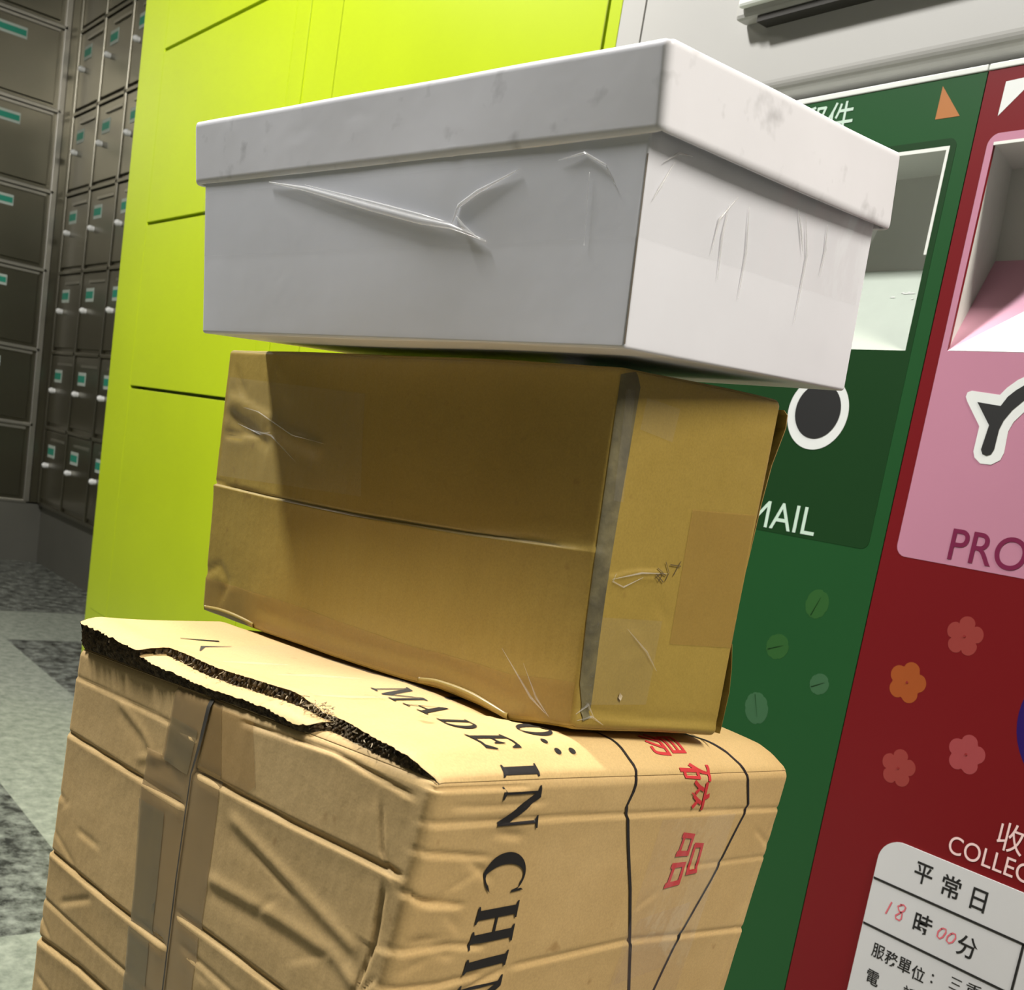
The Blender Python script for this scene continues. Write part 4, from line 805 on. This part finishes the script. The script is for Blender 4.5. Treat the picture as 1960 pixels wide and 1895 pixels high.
# pull the far corners of the body just inside the lid, then run the walls up inside it
for k, d in (('R', np.array([0, -.0025, 0])), ('B', np.array([.004, -.0040, 0]))):
    for t_ in 'TB': BZ[t_+k] = BZ[t_+k]+d
BZT = {k: v.copy() for k, v in BZ.items()}
for k in 'NLRB': BZT['T'+k] = BZ['T'+k]+(BZ['T'+k]-BZ['B'+k])*.26
OFFV = None
def white_bulge(p, D):
    a, b, c = p[:, 0]/D[0], p[:, 1]/D[1], p[:, 2]/D[2]
    return .0012*np.clip(4*a*(1-a), 0, 1)*np.clip(4*c*(1-c), 0, 1)*near(p[:, 1], .01)
def lid_sag(p, D):
    a, c = p[:, 0]/D[0], p[:, 2]/D[2]
    return .0016*np.clip(4*a*(1-a), 0, 1)*c*near(p[:, 1], .01)+.0012*np.clip(4*(p[:, 1]/D[1])*(1-p[:, 1]/D[1]), 0, 1)*c*near(p[:, 0], .01)
WX = Hex(BZT, .0016, [white_bulge, wobble(.00025, 9)])
LXB = Hex(LID, .0026, [lid_sag, wobble(.0003, 11, (20, 60))]+crumples('left', .02, .33, .004, .03, 7, .0003, 31, .03))
sb = thing('shoebox', (-.55, .40, .80), 'white shoebox with a separate lid and clear tape, topmost of the three stacked boxes', 'shoebox')
skin(WX, 'box_body', M['shoebox'], sb, (.005, .005, .004))
lid = skin(LXB, 'lid', M['shoebox_lid'], sb, (.004, .004, .003), faces=('left', 'right', 'top', 'back_left', 'back_right'))
sd = lid.modifiers.new('thickness', 'SOLIDIFY'); sd.thickness = .0014; sd.offset = -1
# raw card showing on corner cuts
patch('raw_edge', LXB, 'left', [(-.0004, .0045), (.0030, .0035), (.0036, .012), (.0028, .020), (.0032, .0325), (-.0004, .0335)], M['rawcard'], .0003, lid, 'grey raw card edge', .001)
patch('raw_edge', LXB, 'left', [(LXB.D[0]-.0030, .001), (LXB.D[0]+.0004, .001), (LXB.D[0]+.0004, .0335), (LXB.D[0]-.0008, .0335), (LXB.D[0]-.0014, .018)], M['rawcard'], .0002, lid, 'grey raw card edge', .001)
body = [o for o in sb.children if o.name.startswith('box_body')][0]
patch('raw_edge', WX, 'left', [(-.0004, .030), (.0007, .030), (.0006, WX.D[2]-.002), (-.0004, WX.D[2]-.002)], M['rawcard'], .0002, body, 'thin grey raw card edge', .002)
# clear tape that bridges from the lid down to the body
v_lid = LXB.D[2]; vb0 = WX.D[2]*.26/1.26
def bridge(face, n_max, name):
    U = np.linspace(.0, n_max, 90); rows = []
    seam = vb0+.0400+(.0 if face == 'left' else .0)
    wav = .0008*np.sin(U*90)+.0006*np.sin(U*210+1)
    A_ = LXB.at(face, U, np.full(len(U), v_lid-.012), .0005); B_ = LXB.at(face, U, np.full(len(U), v_lid+.0002), .0006)
    off = .012 if face == 'right' else .006
    u2 = np.clip(U-.004, 0, 1)
    C1 = WX.at(face, u2, np.full(len(U), vb0+.014)+wav*2, .0016+wav*.3); D1 = WX.at(face, u2, np.full(len(U), vb0+.026), .0007+wav*.2); E1 = WX.at(face, u2, np.full(len(U), seam), .0004)
    P = np.concatenate([A_, B_, C1, D1, E1]); n = len(U)
    F = [(k*n+i, k*n+i+1, (k+1)*n+i+1, (k+1)*n+i) for k in range(4) for i in range(n-1)]
    return raw('clear_tape', P, F, M['film'], sb, smooth=True, label='clear tape between lid and body')
bridge('left', WX.D[0]+.004, 'l'); bridge('right', .190, 'r')
def wr(f, pts, rr, hx=WX, m='film2', o_=.0012):
    P = [hx.at(f, [a*.953], [b*.953+vb0], o_)[0] for a, b in pts]; n = len(P); rad = [rr*(.15+.85*math.sin(math.pi*i/(n-1))) for i in range(n)]
    # smooth path
    Q = []; R_ = []
    for i in range(n-1):
        for t_ in np.linspace(0, 1, 6, endpoint=False): Q.append(P[i]*(1-t_)+P[i+1]*t_); R_.append(rad[i]*(1-t_)+rad[i+1]*t_)
    Q.append(P[-1]); R_.append(rad[-1]); V, F = tube(Q, R_, 8); raw('tape_wrinkle', V, F, M[m], sb, smooth=True)
wr('left', [(.2778, .0031), (.2413, .0089), (.1795, .0221), (.1400, .0300), (.1169, .0337), (.0918, .0411)], .0018, o_=.0011)
wr('left', [(.2413, .0069), (.1795, .0195), (.1400, .0275), (.1180, .0320)], .0009, o_=.0015)
wr('left', [(.1171, .0335), (.1124, .0242), (.1000, .0185), (.0735, .0102)], .0010, o_=.0009)
wr('left', [(.1130, .0290), (.1080, .0340), (.0980, .0390)], .0011, o_=.0014)
for pts in ([(.0296, .0448), (.0310, .0142)], [(.050, .008), (.035, .006), (.022, .012), (.016, .020)]): wr('left', pts, .0005, o_=.0008)
for pts in ([(.062, .016), (.060, .030), (.061, .050)], [(.078, .014), (.081, .034), (.080, .056)], [(.068, .012), (.056, .024), (.053, .040)], [(.128, .008), (.135, .026), (.134, .060)], [(.120, .006), (.126, .016), (.131, .026)], [(.150, .008), (.152, .020), (.151, .034)], [(.010, .010), (.020, .004), (.030, .003)], [(.018, .008), (.010, .020), (.006, .026)]):
    wr('right', pts, .0006, o_=.0008)
P = LXB.at('left', [.0030], [v_lid-.0035], .0004)[0]; nrm = LXB.at('left', [.0030], [v_lid-.0035], .0014)[0]-P
k = MB().disc(tuple(P), tuple(nrm), .0017, .0013, .0008, 14); k.build('corner_crinkle', M['ink'], lid)  # small dark bead standing for a crinkle in the tape
